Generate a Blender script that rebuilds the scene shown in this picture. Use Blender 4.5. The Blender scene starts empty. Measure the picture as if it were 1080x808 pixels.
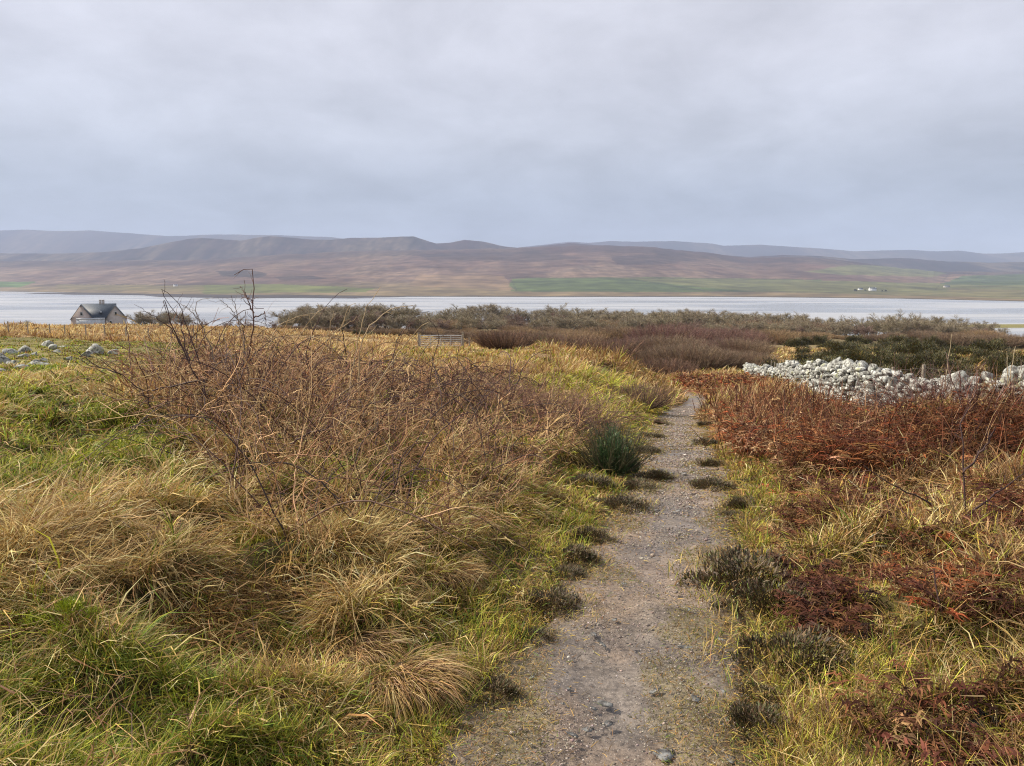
import bpy, math, random
import numpy as np
R = math.radians
rng = np.random.default_rng(11)
random.seed(5)
sc = bpy.context.scene
COL = sc.collection
QF = 1.0      # vegetation amount

# ------------------------------------------------------------------ noise
_T = np.random.default_rng(3).random((256, 256)).astype(np.float64)
def vnoise(x, y):
    x = np.asarray(x, float); y = np.asarray(y, float)
    xi = np.floor(x).astype(np.int64); yi = np.floor(y).astype(np.int64)
    fx = x-xi; fy = y-yi
    fx = fx*fx*(3-2*fx); fy = fy*fy*(3-2*fy)
    a = _T[xi & 255, yi & 255]; b = _T[(xi+1) & 255, yi & 255]
    c = _T[xi & 255, (yi+1) & 255]; d = _T[(xi+1) & 255, (yi+1) & 255]
    return (a*(1-fx)+b*fx)*(1-fy)+(c*(1-fx)+d*fx)*fy
def fbm(x, y, o=4, g=.5):
    s = 0; a = 1; t = 0
    for i in range(o):
        s = s+a*vnoise(x*2**i+17.3*i, y*2**i-9.1*i); t += a; a *= g
    return s/t*2-1           # about -1..1
def sm(a, b, x):
    t = np.clip((np.asarray(x, float)-a)/(b-a), 0, 1); return t*t*(3-2*t)

# ------------------------------------------------------------------ camera
CZ = 1.62; F = 800.0; PITCH = math.atan(111/F)
cp, sp = math.cos(PITCH), math.sin(PITCH)
cam = bpy.data.cameras.new('camera'); cam.sensor_width = 36; cam.lens = F/1080*36
cam.clip_start = .05; cam.clip_end = 40000
co = bpy.data.objects.new('camera', cam); COL.objects.link(co)
co.location = (0, 0, CZ); co.rotation_euler = (math.pi/2-PITCH, 0, 0)
sc.camera = co
def ray(px, py):
    u = (np.asarray(px, float)-540)/F; v = (404-np.asarray(py, float))/F
    return u, cp+v*sp, -sp+v*cp
def rz(py):           # height gained per metre of distance along y
    u, y, z = ray(540, py); return z/y
def proj(x, y, z):
    z = z-CZ; d = y*cp-z*sp; v = (y*sp+z*cp)/d
    return 540+F*x/d, 404-F*v

# ------------------------------------------------------------------ terrain
PY = [-60, -10, 0, 2.34, 3.1, 4.1, 6.5, 8.7, 15, 21.4, 28, 34, 38, 42, 46, 52, 60, 90, 150, 2000]
PX = [-3, -.7, 0, .30, .50, .80, 1.42, 1.95, 3.33, 4.83, 6.6, 8.4, 9.5, 9.9, 9.7, 9.4, 10, 12, 8, 8]
def xc(y): return np.interp(y, PY, PX)
ROW = np.array([-60, 0, 3, 6, 10, 15, 22, 30, 40, 60, 90, 130, 200, 300, 420, 600, 800, 900, 1100, 2000.])
COLS = np.array([-600, -150, -50, -20, -8, -4, -2, -1, -.5, .5, 1, 3, 8, 20, 60, 150, 600.])
ZP = [3, 0, 0, -.33, -.8, -1.5, -2.4, -3.5, -4.8, -6.5, -8.8, -10.5, -13.3, -18.5, -25, -38, -53, -60, -66, -80]
Z = {
 -600: [6, 4, 4, 4, 3, 2, 1, 0, -1, -2, -5, -9, -16, -24, -34, -46, -57, -62, -66, -80],
 -150: [4, 1, 1, 1, .5, 0, -.6, -1.0, -1.4, -2.5, -4.2, -6.4, -12.8, -19, -27, -40, -54, -61, -66, -80],
 -50: [3, .3, .45, .45, .05, -.55, -1.15, -1.5, -1.95, -2.9, -4.3, -6.8, -13, -19, -27, -40, -54, -61, -66, -80],
 -20: [3, .3, .45, .45, .05, -.55, -1.2, -1.7, -2.4, -4.2, -6.2, -8.7, -13, -18.5, -25, -38, -53, -60, -66, -80],
 -8: [3, .28, .4, .42, .1, -.55, -1.3, -1.85, -2.25, -3.5, -6.2, -9.3, -13, -18.5, -25, -38, -53, -60, -66, -80],
 -4: [3, .2, .28, .25, -.1, -.75, -1.5, -2.15, -2.6, -4.1, -7.0, -9.9, -13.1, -18.5, -25, -38, -53, -60, -66, -80],
 -2: [3, .1, .15, .05, -.38, -1.05, -1.85, -2.8, -3.8, -5.5, -8.0, -10.3, -13.2, -18.5, -25, -38, -53, -60, -66, -80],
 -1: [3, .03, .03, -.26, -.7, -1.38, -2.25, -3.35, -4.6, -6.35, -8.7, -10.4, -13.3, -18.5, -25, -38, -53, -60, -66, -80],
 -.5: ZP, .5: ZP,
 1: [3, .05, .05, -.28, -.72, -1.4, -2.3, -3.35, -4.6, -6.35, -8.7, -10.5, -13.3, -18.5, -25, -38, -53, -60, -66, -80],
 3: [3, .2, .2, -.12, -.6, -1.25, -2.1, -3.1, -4.3, -6.2, -8.5, -10.5, -13.3, -18.5, -25, -38, -53, -60, -66, -80],
 8: [3, .25, .2, -.15, -.75, -1.6, -2.4, -3.3, -4.5, -6.2, -8.2, -10.3, -13.6, -19, -25.5, -39, -54, -61, -66, -80],
 20: [3, 0, -.1, -.5, -1.1, -1.9, -2.8, -3.7, -4.6, -5.9, -7.9, -10.3, -14.5, -20.5, -27.5, -41.5, -56, -62, -66, -80],
 60: [2, -.5, -.7, -1, -1.6, -2.4, -3.2, -4.0, -4.8, -6.0, -8.0, -10.5, -15.2, -21.5, -29, -43, -57.5, -62, -66, -80],
 150: [1, -2, -2, -2.4, -2.8, -3.4, -4.0, -4.7, -5.5, -6.8, -8.8, -11.2, -15.6, -22, -30, -44, -58.5, -63, -66, -80],
 600: [0, -3, -3, -3, -4, -5, -6, -7, -8, -10, -13, -16, -21, -28, -36, -48, -60, -64, -66, -80]}
ZT = np.array([Z[c] for c in COLS])           # columns x rows
_yy = np.concatenate([np.linspace(-60, 150, 1400), np.linspace(151, 2000, 1300)])
_zz = []
for c in range(len(COLS)):
    r = np.interp(_yy, ROW, ZT[c])
    k = 45; e = np.pad(r, k, mode='edge'); g = np.hanning(2*k+1); g /= g.sum()
    w = np.convolve(e, g, mode='valid')
    m = (_yy > -50) & (_yy < 145)
    r = np.where(_yy < 145, w, r); _zz.append(r)
_zz = np.array(_zz)
def base(x, y):
    x = np.asarray(x, float); y = np.asarray(y, float)
    s = x-xc(y)
    j = np.clip(np.searchsorted(COLS, s)-1, 0, len(COLS)-2)
    f = np.clip((s-COLS[j])/(COLS[j+1]-COLS[j]), 0, 1); 
    cols = np.array([np.interp(y, _yy, q) for q in _zz])
    idx = np.arange(s.size)
    a = cols.reshape(len(COLS), -1)[j.ravel(), idx].reshape(s.shape)
    b = cols.reshape(len(COLS), -1)[(j+1).ravel(), idx].reshape(s.shape)
    return a*(1-f)+b*f
def tus(x, y):
    a = 1-np.abs(fbm(x/.62+.4*vnoise(x*2, y*2), y/.50, 2)); return .25*(np.clip(a, 0, 1)**2-.55)*(.6+.8*vnoise(x/2.2, y/2.2+8))
def H(x, y):
    x = np.atleast_1d(np.asarray(x, float)); y = np.atleast_1d(np.asarray(y, float))
    s = x-xc(y)
    off = sm(.5, 1.6, np.abs(s))
    z = base(x, y)
    near = 1-sm(60, 120, y)
    z = z+tus(x, y)*sm(.75, 1.4, np.abs(s))*(1-sm(18, 30, y))
    z = z+off*near*(.06*fbm(x/.75, y/.75, 3)+.22*fbm(x/3.1+5, y/3.1, 2)*sm(.9, 3, np.abs(s)))
    z = z+(.34-.26*sm(10, 14, y)*(1-sm(26, 34, y)))*sm(2.0, 3.5, s)*sm(7, 10, y)*(1-sm(40, 60, y))*(fbm(x/1.7+3, y/2.3, 2)+.3)*(1-sm(6, 8, s))
    z = z+sm(30, 90, y)*off*.9*fbm(x/22, y/22+3, 3)*(1-sm(600, 800, y))
    # low spit out in the loch at right
    z = np.maximum(z, -57.2+3.0*(1-((y-935-.04*(x-560))/26)**2)*sm(520, 580, x)-4*(1-sm(520, 580, x))-1.2)  if np.any(y > 850) else z
    return z
def at(px, py, tmax=1500, tmin=1.5):
    u, dy, dz = ray(px, py); t = tmin
    while t < tmax:
        x, y, z = u*t, dy*t, CZ+dz*t
        if z < H(x, y)[0]:
            lo, hi = t/1.02, t
            for _ in range(14):
                m = (lo+hi)/2
                if CZ+dz*m < H(u*m, dy*m)[0]: hi = m
                else: lo = m
            return (float(u*hi), float(dy*hi), float(H(u*hi, dy*hi)[0]))
        t *= 1.02
    return None
def on(px, y):         # ground point at picture column px and distance y
    x = (px-540)/F*y
    for _ in range(4):
        z = H(x, y)[0]; d = y*cp-(z-CZ)*sp; x = (px-540)/F*d
    return float(x), float(y), float(H(x, y)[0])

# ------------------------------------------------------------------ mesh helpers
def tag(o, label=None, cat=None, group=None, kind=None):
    if label: o['label'] = label
    if cat: o['category'] = cat
    if group: o['group'] = group
    if kind: o['kind'] = kind
    return o
def mesh_np(name, V, Fq, mat, cols=None, parent=None, smooth=False):
    V = np.ascontiguousarray(V, np.float32); Fq = np.ascontiguousarray(Fq, np.int32)
    me = bpy.data.meshes.new(name); n = Fq.shape[1]
    me.vertices.add(len(V)); me.vertices.foreach_set('co', V.ravel())
    me.loops.add(Fq.size); me.loops.foreach_set('vertex_index', Fq.ravel())
    me.polygons.add(len(Fq)); me.polygons.foreach_set('loop_start', np.arange(0, Fq.size, n, dtype=np.int32))
    me.polygons.foreach_set('loop_total', np.full(len(Fq), n, np.int32))
    if cols is not None:
        a = me.color_attributes.new('Col', 'FLOAT_COLOR', 'POINT')
        c = np.ones((len(V), 4), np.float32); c[:, :3] = cols; a.data.foreach_set('color', c.ravel())
    if smooth: me.polygons.foreach_set('use_smooth', np.ones(len(Fq), bool))
    me.update(calc_edges=True); me.materials.append(mat)
    o = bpy.data.objects.new(name, me); COL.objects.link(o)
    if parent: o.parent = parent
    return o
def empty(name, loc, rzv=0):
    o = bpy.data.objects.new(name, None); COL.objects.link(o); o.location = loc; o.rotation_euler = (0, 0, rzv)
    o.empty_display_size = .2
    return o
def copy_tree(o, parent=None):
    c = o.copy(); COL.objects.link(c)
    if parent: c.parent = parent
    for ch in o.children: copy_tree(ch, c)
    return c
class Acc:
    def __init__(s): s.V = []; s.Q = []; s.C = []; s.n = 0
    def add(s, vqc):
        V, Q, C = vqc; s.V.append(V); s.Q.append(Q+s.n); s.C.append(C); s.n += len(V); return s
    def box(s, c, d, rot=0, col=(.5, .5, .5)):
        x, y, z = [k/2 for k in d]
        v = np.array([[a, b, e] for e in (-z, z) for a, b in ((-x, -y), (x, -y), (x, y), (-x, y))])
        cr, sr = math.cos(rot), math.sin(rot)
        v = np.stack([v[:, 0]*cr-v[:, 1]*sr, v[:, 0]*sr+v[:, 1]*cr, v[:, 2]], 1)+np.array(c)
        q = np.array([[0, 3, 2, 1], [4, 5, 6, 7], [0, 1, 5, 4], [1, 2, 6, 5], [2, 3, 7, 6], [3, 0, 4, 7]])
        return s.add((v, q, np.tile(np.array(col), (8, 1))))
    def build(s, name, mat, parent=None, smooth=False):
        return mesh_np(name, np.concatenate(s.V), np.concatenate(s.Q), mat, np.concatenate(s.C), parent, smooth)

def blades(P, az, th0, th1, L, W, c0, c1, nseg=3, wig=0.0, twist=None):
    """curved tapered strips: root P, bending from angle th0 to th1 off the vertical towards az"""
    N = len(P); S = nseg+1
    th0, th1, L, W = [np.broadcast_to(np.asarray(a, float), (N,)) for a in (th0, th1, L, W)]
    s = np.linspace(0, 1, S)
    th = th0[:, None]+(th1-th0)[:, None]*s[None, :]**.9
    thm = (th[:, 1:]+th[:, :-1])/2
    a = az[:, None]+wig*rng.normal(size=(N, nseg)).cumsum(1)
    ds = (L/nseg)[:, None]
    dx = np.sin(thm)*np.cos(a)*ds; dy = np.sin(thm)*np.sin(a)*ds; dz = np.cos(thm)*ds
    C = np.zeros((N, S, 3))
    C[:, 1:, 0] = dx.cumsum(1); C[:, 1:, 1] = dy.cumsum(1); C[:, 1:, 2] = dz.cumsum(1)
    C += P[:, None, :]
    tw = rng.uniform(-.9, .9, N) if twist is None else twist
    wd = np.stack([-np.sin(az)*np.cos(tw), np.cos(az)*np.cos(tw), np.sin(tw)], 1)
    taper = np.array([1, 1.0, .8, .55, .4])[:S].copy() if S > 3 else np.array([1, .85, .3])[:S]
    taper[-1] = .12
    off = wd[:, None, :]*(W[:, None]*taper[None, :]/2)[:, :, None]
    V = np.stack([C-off, C+off], 2).reshape(-1, 3)
    b = (np.arange(N)*S*2)[:, None]+(np.arange(nseg)*2)[None, :]
    Q = np.stack([b, b+1, b+3, b+2], -1).reshape(-1, 4)
    cc = c0[:, None, :]*(1-s)[None, :, None]+c1[:, None, :]*s[None, :, None]
    CC = np.repeat(cc, 2, axis=1).reshape(-1, 3)
    return V, Q, CC
def tubes(Pl, rad, c0, c1=None, sides=3):
    """round stems along polylines Pl (N,M,3); rad (N,M)"""
    N, M, _ = Pl.shape
    T = np.gradient(Pl, axis=1); T /= np.linalg.norm(T, axis=2, keepdims=True)+1e-9
    ref = rng.normal(size=(N, 1, 3)); A = np.cross(T, ref); A /= np.linalg.norm(A, axis=2, keepdims=True)+1e-9
    B = np.cross(T, A)
    an = np.arange(sides)*2*math.pi/sides
    V = Pl[:, :, None, :]+rad[:, :, None, None]*(A[:, :, None, :]*np.cos(an)[None, None, :, None]+B[:, :, None, :]*np.sin(an)[None, None, :, None])
    V = V.reshape(-1, 3)
    i = np.arange(N)[:, None, None]*M*sides+np.arange(M-1)[None, :, None]*sides
    k = np.arange(sides)[None, None, :]; k2 = (k+1) % sides
    Q = np.stack([i+k, i+k2, i+sides+k2, i+sides+k], -1).reshape(-1, 4)
    if c1 is None: c1 = c0
    s = np.linspace(0, 1, M)[None, :, None]
    C = np.broadcast_to(np.asarray(c0, float).reshape(-1, 1, 3)*(1-s)+np.asarray(c1, float).reshape(-1, 1, 3)*s, (N, M, 3))
    return V, Q, np.repeat(C.reshape(-1, 3), sides, axis=0)
def walk(P, D, L, M, jit, up=0.0, droop=0.0):
    """polylines starting at P in direction D with random bending"""
    N = len(P); D = D/(np.linalg.norm(D, axis=1, keepdims=True)+1e-9)
    out = np.zeros((N, M, 3)); out[:, 0] = P; d = D.copy(); ds = (np.broadcast_to(L, (N,))/(M-1))[:, None]
    for m in range(1, M):
        out[:, m] = out[:, m-1]+d*ds
        d = d+rng.normal(size=(N, 3))*jit; d[:, 2] += up-droop*m/M
        d /= np.linalg.norm(d, axis=1, keepdims=True)+1e-9
    return out
def branch(Pl, per, t0, t1, ang, Lf, L, M, jit, up=0, droop=0):
    """children leaving parent polylines Pl; returns polylines"""
    N, K, _ = Pl.shape; n = N*per
    pi = np.repeat(np.arange(N), per); t = rng.uniform(t0, t1, n)
    f = t*(K-1); i = np.clip(f.astype(int), 0, K-2); w = (f-i)[:, None]
    P = Pl[pi, i]*(1-w)+Pl[pi, i+1]*w; T = Pl[pi, i+1]-Pl[pi, i]; T /= np.linalg.norm(T, axis=1, keepdims=True)+1e-9
    r = rng.normal(size=(n, 3)); r -= (r*T).sum(1, keepdims=True)*T; r /= np.linalg.norm(r, axis=1, keepdims=True)+1e-9
    a = rng.uniform(ang*.6, ang*1.3, n)[:, None]
    D = T*np.cos(a)+r*np.sin(a)
    return walk(P, D, L*rng.uniform(.6, 1.2, n)*(1-Lf*t), M, jit, up, droop), t
def mixc(n, pal, w, var=.18):
    pal = np.array(pal); i = rng.choice(len(pal), n, p=np.array(w)/sum(w))
    return np.clip(pal[i]*(1+var*rng.normal(size=(n, 1)))*(1+.05*rng.normal(size=(n, 3))), .005, .9)

# ------------------------------------------------------------------ materials
def mat(name):
    m = bpy.data.materials.new(name); m.use_nodes = True; nt = m.node_tree
    return m, nt, nt.nodes['Principled BSDF'], nt.nodes['Material Output']
def N_(nt, t, **kw):
    n = nt.nodes.new(t)
    for k, v in kw.items(): setattr(n, k, v)
    return n
def mat_veg(name, transl=.25, rough=.65, spec=.25, noise=None):
    m, nt, b, out = mat(name)
    a = N_(nt, 'ShaderNodeAttribute', attribute_name='Col')
    b.inputs['Roughness'].default_value = rough; b.inputs['Specular IOR Level'].default_value = spec
    nt.links.new(a.outputs['Color'], b.inputs['Base Color'])
    if transl:
        t = N_(nt, 'ShaderNodeBsdfTranslucent'); nt.links.new(a.outputs['Color'], t.inputs['Color'])
        x = N_(nt, 'ShaderNodeMixShader'); x.inputs[0].default_value = transl
        nt.links.new(b.outputs[0], x.inputs[1]); nt.links.new(t.outputs[0], x.inputs[2]); nt.links.new(x.outputs[0], out.inputs[0])
    return m
def mat_noise(name, c1, c2, scale, rough=.85, bump=.3, dist=.02, spec=.3, detail=6, attr=False, metal=0, contrast=(.35, .65)):
    m, nt, b, out = mat(name)
    tc = N_(nt, 'ShaderNodeTexCoord'); n = N_(nt, 'ShaderNodeTexNoise'); n.inputs['Scale'].default_value = scale; n.inputs['Detail'].default_value = detail
    nt.links.new(tc.outputs['Object'], n.inputs['Vector'])
    r = N_(nt, 'ShaderNodeValToRGB'); r.color_ramp.elements[0].position = contrast[0]; r.color_ramp.elements[1].position = contrast[1]
    r.color_ramp.elements[0].color = (*c1, 1); r.color_ramp.elements[1].color = (*c2, 1)
    nt.links.new(n.outputs['Fac'], r.inputs[0])
    if attr:
        a = N_(nt, 'ShaderNodeAttribute', attribute_name='Col'); mx = N_(nt, 'ShaderNodeMix', data_type='RGBA', blend_type='MULTIPLY')
        mx.inputs[0].default_value = 1; nt.links.new(a.outputs['Color'], mx.inputs[6]); nt.links.new(r.outputs[0], mx.inputs[7]); nt.links.new(mx.outputs[2], b.inputs['Base Color'])
    else: nt.links.new(r.outputs[0], b.inputs['Base Color'])
    b.inputs['Roughness'].default_value = rough; b.inputs['Specular IOR Level'].default_value = spec; b.inputs['Metallic'].default_value = metal
    if bump:
        bp = N_(nt, 'ShaderNodeBump'); bp.inputs['Strength'].default_value = bump; bp.inputs['Distance'].default_value = dist
        nt.links.new(n.outputs['Fac'], bp.inputs['Height']); nt.links.new(bp.outputs[0], b.inputs['Normal'])
    return m
M_grass = mat_veg('grass_blade'); M_twig = mat_veg('twig_bark', 0, .7, .3); M_frond = mat_veg('bracken_frond', .15, .8, .15)
M_leaf = mat_veg('gorse_needle', .1, .55, .35)
M_ground = mat_noise('moor_ground', (.55, .55, .55), (1.35, 1.3, 1.2), 2.2, .95, .6, .05, .15, 9, attr=True)
M_land = mat_noise('far_moor', (.50, .50, .54), (.95, .92, .90), .012, .95, .0, 0, .1, 9, attr=True)
M_core = mat_noise('gap_shade_core', (.015, .013, .01), (.04, .035, .028), 5)  # near-black wall core: shade between the stones put into its colour
M_wood = mat_noise('weathered_wood', (.20, .17, .13), (.42, .37, .29), 14, .85, .4, .005)
M_wire = mat_noise('rusty_wire', (.10, .09, .08), (.18, .16, .14), 30, .6, 0, metal=.4)
M_galv = mat_noise('galvanised_steel', (.40, .40, .40), (.58, .58, .57), 8, .45, 0, metal=.5)
M_slate = mat_noise('slate_roof', (.055, .072, .10), (.09, .11, .145), 2.5, .6, .2, .02)
M_harl = mat_noise('pinkish_render', (.54, .45, .41), (.64, .54, .49), 1.4, .9, .2, .01)
M_greyharl = mat_noise('grey_render', (.46, .42, .40), (.56, .51, .49), 1.4, .9, .2, .01)
M_white = mat_noise('white_paint', (.72, .72, .70), (.84, .84, .82), 1, .7, 0)
M_glass = mat_noise('window_glass', (.02, .025, .03), (.04, .045, .05), 1, .1, 0, spec=.8)
M_pale = mat_noise('pale_panel', (.42, .46, .52), (.62, .65, .70), 1.5, .35, 0)

# stone
M_stone, nt, b, out = mat('lichened_stone')
tc = N_(nt, 'ShaderNodeTexCoord'); a = N_(nt, 'ShaderNodeAttribute', attribute_name='Col')
n1 = N_(nt, 'ShaderNodeTexNoise'); n1.inputs['Scale'].default_value = 9; n1.inputs['Detail'].default_value = 9; n1.inputs['Roughness'].default_value = .7
n2 = N_(nt, 'ShaderNodeTexNoise'); n2.inputs['Scale'].default_value = 2.3; n2.inputs['Detail'].default_value = 5
for n in (n1, n2): nt.links.new(tc.outputs['Object'], n.inputs['Vector'])
r = N_(nt, 'ShaderNodeValToRGB'); r.color_ramp.elements[0].position = .42; r.color_ramp.elements[1].position = .55
r.color_ramp.elements[0].color = (.09, .085, .08, 1); r.color_ramp.elements[1].color = (.46, .47, .44, 1)
nt.links.new(n1.outputs['Fac'], r.inputs[0])
r2 = N_(nt, 'ShaderNodeValToRGB'); r2.color_ramp.elements[0].position = .58; r2.color_ramp.elements[1].position = .72
r2.color_ramp.elements[0].color = (0, 0, 0, 1); r2.color_ramp.elements[1].color = (1, 1, 1, 1); nt.links.new(n2.outputs['Fac'], r2.inputs[0])
mx = N_(nt, 'ShaderNodeMix', data_type='RGBA'); nt.links.new(r2.outputs[0], mx.inputs[0]); nt.links.new(r.outputs[0], mx.inputs[6]); mx.inputs[7].default_value = (.30, .31, .16, 1)
mm = N_(nt, 'ShaderNodeMix', data_type='RGBA', blend_type='MULTIPLY'); mm.inputs[0].default_value = 1
nt.links.new(mx.outputs[2], mm.inputs[6]); nt.links.new(a.outputs['Color'], mm.inputs[7]); nt.links.new(mm.outputs[2], b.inputs['Base Color'])
bp = N_(nt, 'ShaderNodeBump'); bp.inputs['Strength'].default_value = .6; bp.inputs['Distance'].default_value = .02
nt.links.new(n1.outputs['Fac'], bp.inputs['Height']); nt.links.new(bp.outputs[0], b.inputs['Normal']); b.inputs['Roughness'].default_value = .9

# path
M_path, nt, b, out = mat('muddy_gravel')
tc = N_(nt, 'ShaderNodeTexCoord'); a = N_(nt, 'ShaderNodeAttribute', attribute_name='Col')
def nz(scale, det=6, ro=.6):
    n = N_(nt, 'ShaderNodeTexNoise'); n.inputs['Scale'].default_value = scale; n.inputs['Detail'].default_value = det; n.inputs['Roughness'].default_value = ro
    nt.links.new(tc.outputs['Object'], n.inputs['Vector']); return n
g1 = nz(38, 8, .7); g2 = nz(5, 6); g3 = nz(1.4, 4)
vo = N_(nt, 'ShaderNodeTexVoronoi'); vo.inputs['Scale'].default_value = 70; nt.links.new(tc.outputs['Object'], vo.inputs['Vector'])
r = N_(nt, 'ShaderNodeValToRGB'); r.color_ramp.elements[0].position = .32; r.color_ramp.elements[1].position = .68
r.color_ramp.elements[0].color = (.45, .43, .42, 1); r.color_ramp.elements[1].color = (1.5, 1.48, 1.45, 1); nt.links.new(g1.outputs['Fac'], r.inputs[0])
mm = N_(nt, 'ShaderNodeMix', data_type='RGBA', blend_type='MULTIPLY'); mm.inputs[0].default_value = 1
nt.links.new(a.outputs['Color'], mm.inputs[6]); nt.links.new(r.outputs[0], mm.inputs[7])
r3 = N_(nt, 'ShaderNodeValToRGB'); r3.color_ramp.elements[0].position = .35; r3.color_ramp.elements[1].position = .65
r3.color_ramp.elements[0].color = (.72, .70, .70, 1); r3.color_ramp.elements[1].color = (1.2, 1.2, 1.2, 1); nt.links.new(g2.outputs['Fac'], r3.inputs[0])
m2 = N_(nt, 'ShaderNodeMix', data_type='RGBA', blend_type='MULTIPLY'); m2.inputs[0].default_value = 1
nt.links.new(mm.outputs[2], m2.inputs[6]); nt.links.new(r3.outputs[0], m2.inputs[7])
# scattered pale grit
r4 = N_(nt, 'ShaderNodeValToRGB'); r4.color_ramp.elements[0].position = .10; r4.color_ramp.elements[1].position = .20
r4.color_ramp.elements[0].color = (1, 1, 1, 1); r4.color_ramp.elements[1].color = (0, 0, 0, 1); nt.links.new(vo.outputs['Distance'], r4.inputs[0])
m3 = N_(nt, 'ShaderNodeMix', data_type='RGBA'); nt.links.new(r4.outputs[0], m3.inputs[0]); nt.links.new(m2.outputs[2], m3.inputs[6]); m3.inputs[7].default_value = (.42, .38, .34, 1)
nt.links.new(m3.outputs[2], b.inputs['Base Color'])
rr = N_(nt, 'ShaderNodeMapRange'); rr.inputs[1].default_value = .4; rr.inputs[2].default_value = .62; rr.inputs[3].default_value = .20; rr.inputs[4].default_value = .9
nt.links.new(g3.outputs['Fac'], rr.inputs[0]); nt.links.new(rr.outputs[0], b.inputs['Roughness'])
bp = N_(nt, 'ShaderNodeBump'); bp.inputs['Strength'].default_value = .8; bp.inputs['Distance'].default_value = .012
nt.links.new(g1.outputs['Fac'], bp.inputs['Height']); nt.links.new(bp.outputs[0], b.inputs['Normal'])

# water
M_water, nt, b, out = mat('loch_water')
tc = N_(nt, 'ShaderNodeTexCoord'); mp = N_(nt, 'ShaderNodeMapping'); mp.inputs['Scale'].default_value = (.25, 1, 1)
nt.links.new(tc.outputs['Object'], mp.inputs[0])
n1 = N_(nt, 'ShaderNodeTexNoise'); n1.inputs['Scale'].default_value = .25; n1.inputs['Detail'].default_value = 6; nt.links.new(mp.outputs[0], n1.inputs['Vector'])
n2 = N_(nt, 'ShaderNodeTexNoise'); n2.inputs['Scale'].default_value = .009; n2.inputs['Detail'].default_value = 5; nt.links.new(mp.outputs[0], n2.inputs['Vector'])
b.inputs['Base Color'].default_value = (.30, .32, .35, 1); b.inputs['IOR'].default_value = 1.33
rr = N_(nt, 'ShaderNodeMapRange'); rr.inputs[1].default_value = .4; rr.inputs[2].default_value = .6; rr.inputs[3].default_value = .16; rr.inputs[4].default_value = .36
nt.links.new(n2.outputs['Fac'], rr.inputs[0]); nt.links.new(rr.outputs[0], b.inputs['Roughness'])
mw = N_(nt, 'ShaderNodeValToRGB'); mw.color_ramp.elements[0].position = .40; mw.color_ramp.elements[1].position = .60; mw.color_ramp.elements[0].color = (.26, .28, .31, 1); mw.color_ramp.elements[1].color = (.40, .41, .43, 1); nt.links.new(n2.outputs['Fac'], mw.inputs[0]); nt.links.new(mw.outputs[0], b.inputs['Base Color'])
bp = N_(nt, 'ShaderNodeBump'); bp.inputs['Strength'].default_value = 1; bp.inputs['Distance'].default_value = 1.2
nt.links.new(n1.outputs['Fac'], bp.inputs['Height']); nt.links.new(bp.outputs[0], b.inputs['Normal'])

# ------------------------------------------------------------------ zones laid out over the moor
def inpoly(px, py, poly):
    r = np.zeros(px.shape, bool); n = len(poly)
    for i in range(n):
        x0, y0 = poly[i]; x1, y1 = poly[(i+1) % n]
        if y0 == y1: continue
        c = ((y0 > py) != (y1 > py)) & (px < (x1-x0)*(py-y0)/(y1-y0)+x0); r ^= c
    return r
P_BRACKEN = [(700, 384), (745, 366), (795, 377), (835, 399), (866, 440), (900, 464), (950, 464), (985, 446), (1040, 448), (1300, 455), (1300, 560), (1040, 530), (930, 515), (860, 498), (790, 478), (745, 445), (722, 415)]
P_BRACK2 = [(940, 575), (1000, 556), (1120, 560), (1200, 640), (1060, 668), (960, 640)]
P_BRAMBLE = [(175, 385), (300, 352), (430, 356), (540, 380), (600, 430), (625, 490), (560, 520), (470, 545), (380, 520), (290, 480), (215, 440)]
P_PINK = [(380, 345), (700, 352), (730, 395), (700, 420), (640, 380), (560, 395), (440, 400)]
P_YG = [(560, 402), (640, 394), (700, 428), (660, 445), (640, 465), (590, 440), (540, 415)]
def zones(x, y, z=None, jit=14):
    if z is None: z = H(x, y)
    px, py = proj(x, y, z)
    px = px+jit*1.3*fbm(x/.9+31, y/.9, 3)*np.clip(10/y, .3, 1.5); py = py+jit*fbm(x/1.1, y/1.1+77, 3)*np.clip(8/y, .15, 1.5)
    return px, py
def ground_cols(x, y, z):
    s = x-xc(y); px, py = zones(x, y, z)
    c = np.zeros((x.size, 3))
    n = (fbm(x/1.3, y/1.3, 4)*.5+.5)[:, None]
    nf = (fbm(x/9+4, y/9, 4)*.5+.5)[:, None]
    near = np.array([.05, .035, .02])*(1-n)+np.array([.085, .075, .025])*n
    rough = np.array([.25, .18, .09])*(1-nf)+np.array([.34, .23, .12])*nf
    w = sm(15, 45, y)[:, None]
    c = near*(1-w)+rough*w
    br = inpoly(px, py, P_BRACKEN)[:, None]
    c = np.where(br, np.array([.16, .055, .03])*(.7+.5*n), c)
    # mossy boulder field on the left
    fld = ((px < 230) & (y > 22) & (y < 62))[:, None]
    c = np.where(fld, np.array([.13, .13, .045])*(.6+.8*n)+np.array([.10, .06, .03])*nf, c)
    # beyond the brow: scrubby brown-green slope
    w = sm(95, 170, y)[:, None]
    far = np.array([.13, .10, .06])*(1-nf)+np.array([.22, .18, .09])*nf
    c = c*(1-w)+far*w
    w = (sm(860, 900, y)*sm(500, 560, x))[:, None]
    c = c*(1-w)+np.array([.22, .20, .07])*w
    # bare margins beside the path
    e = (1-sm(.6, .95, np.abs(s)))[:, None]
    c = c*(1-e)+np.array([.13, .10, .075])*e
    return np.clip(c, .01, 1)

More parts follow.
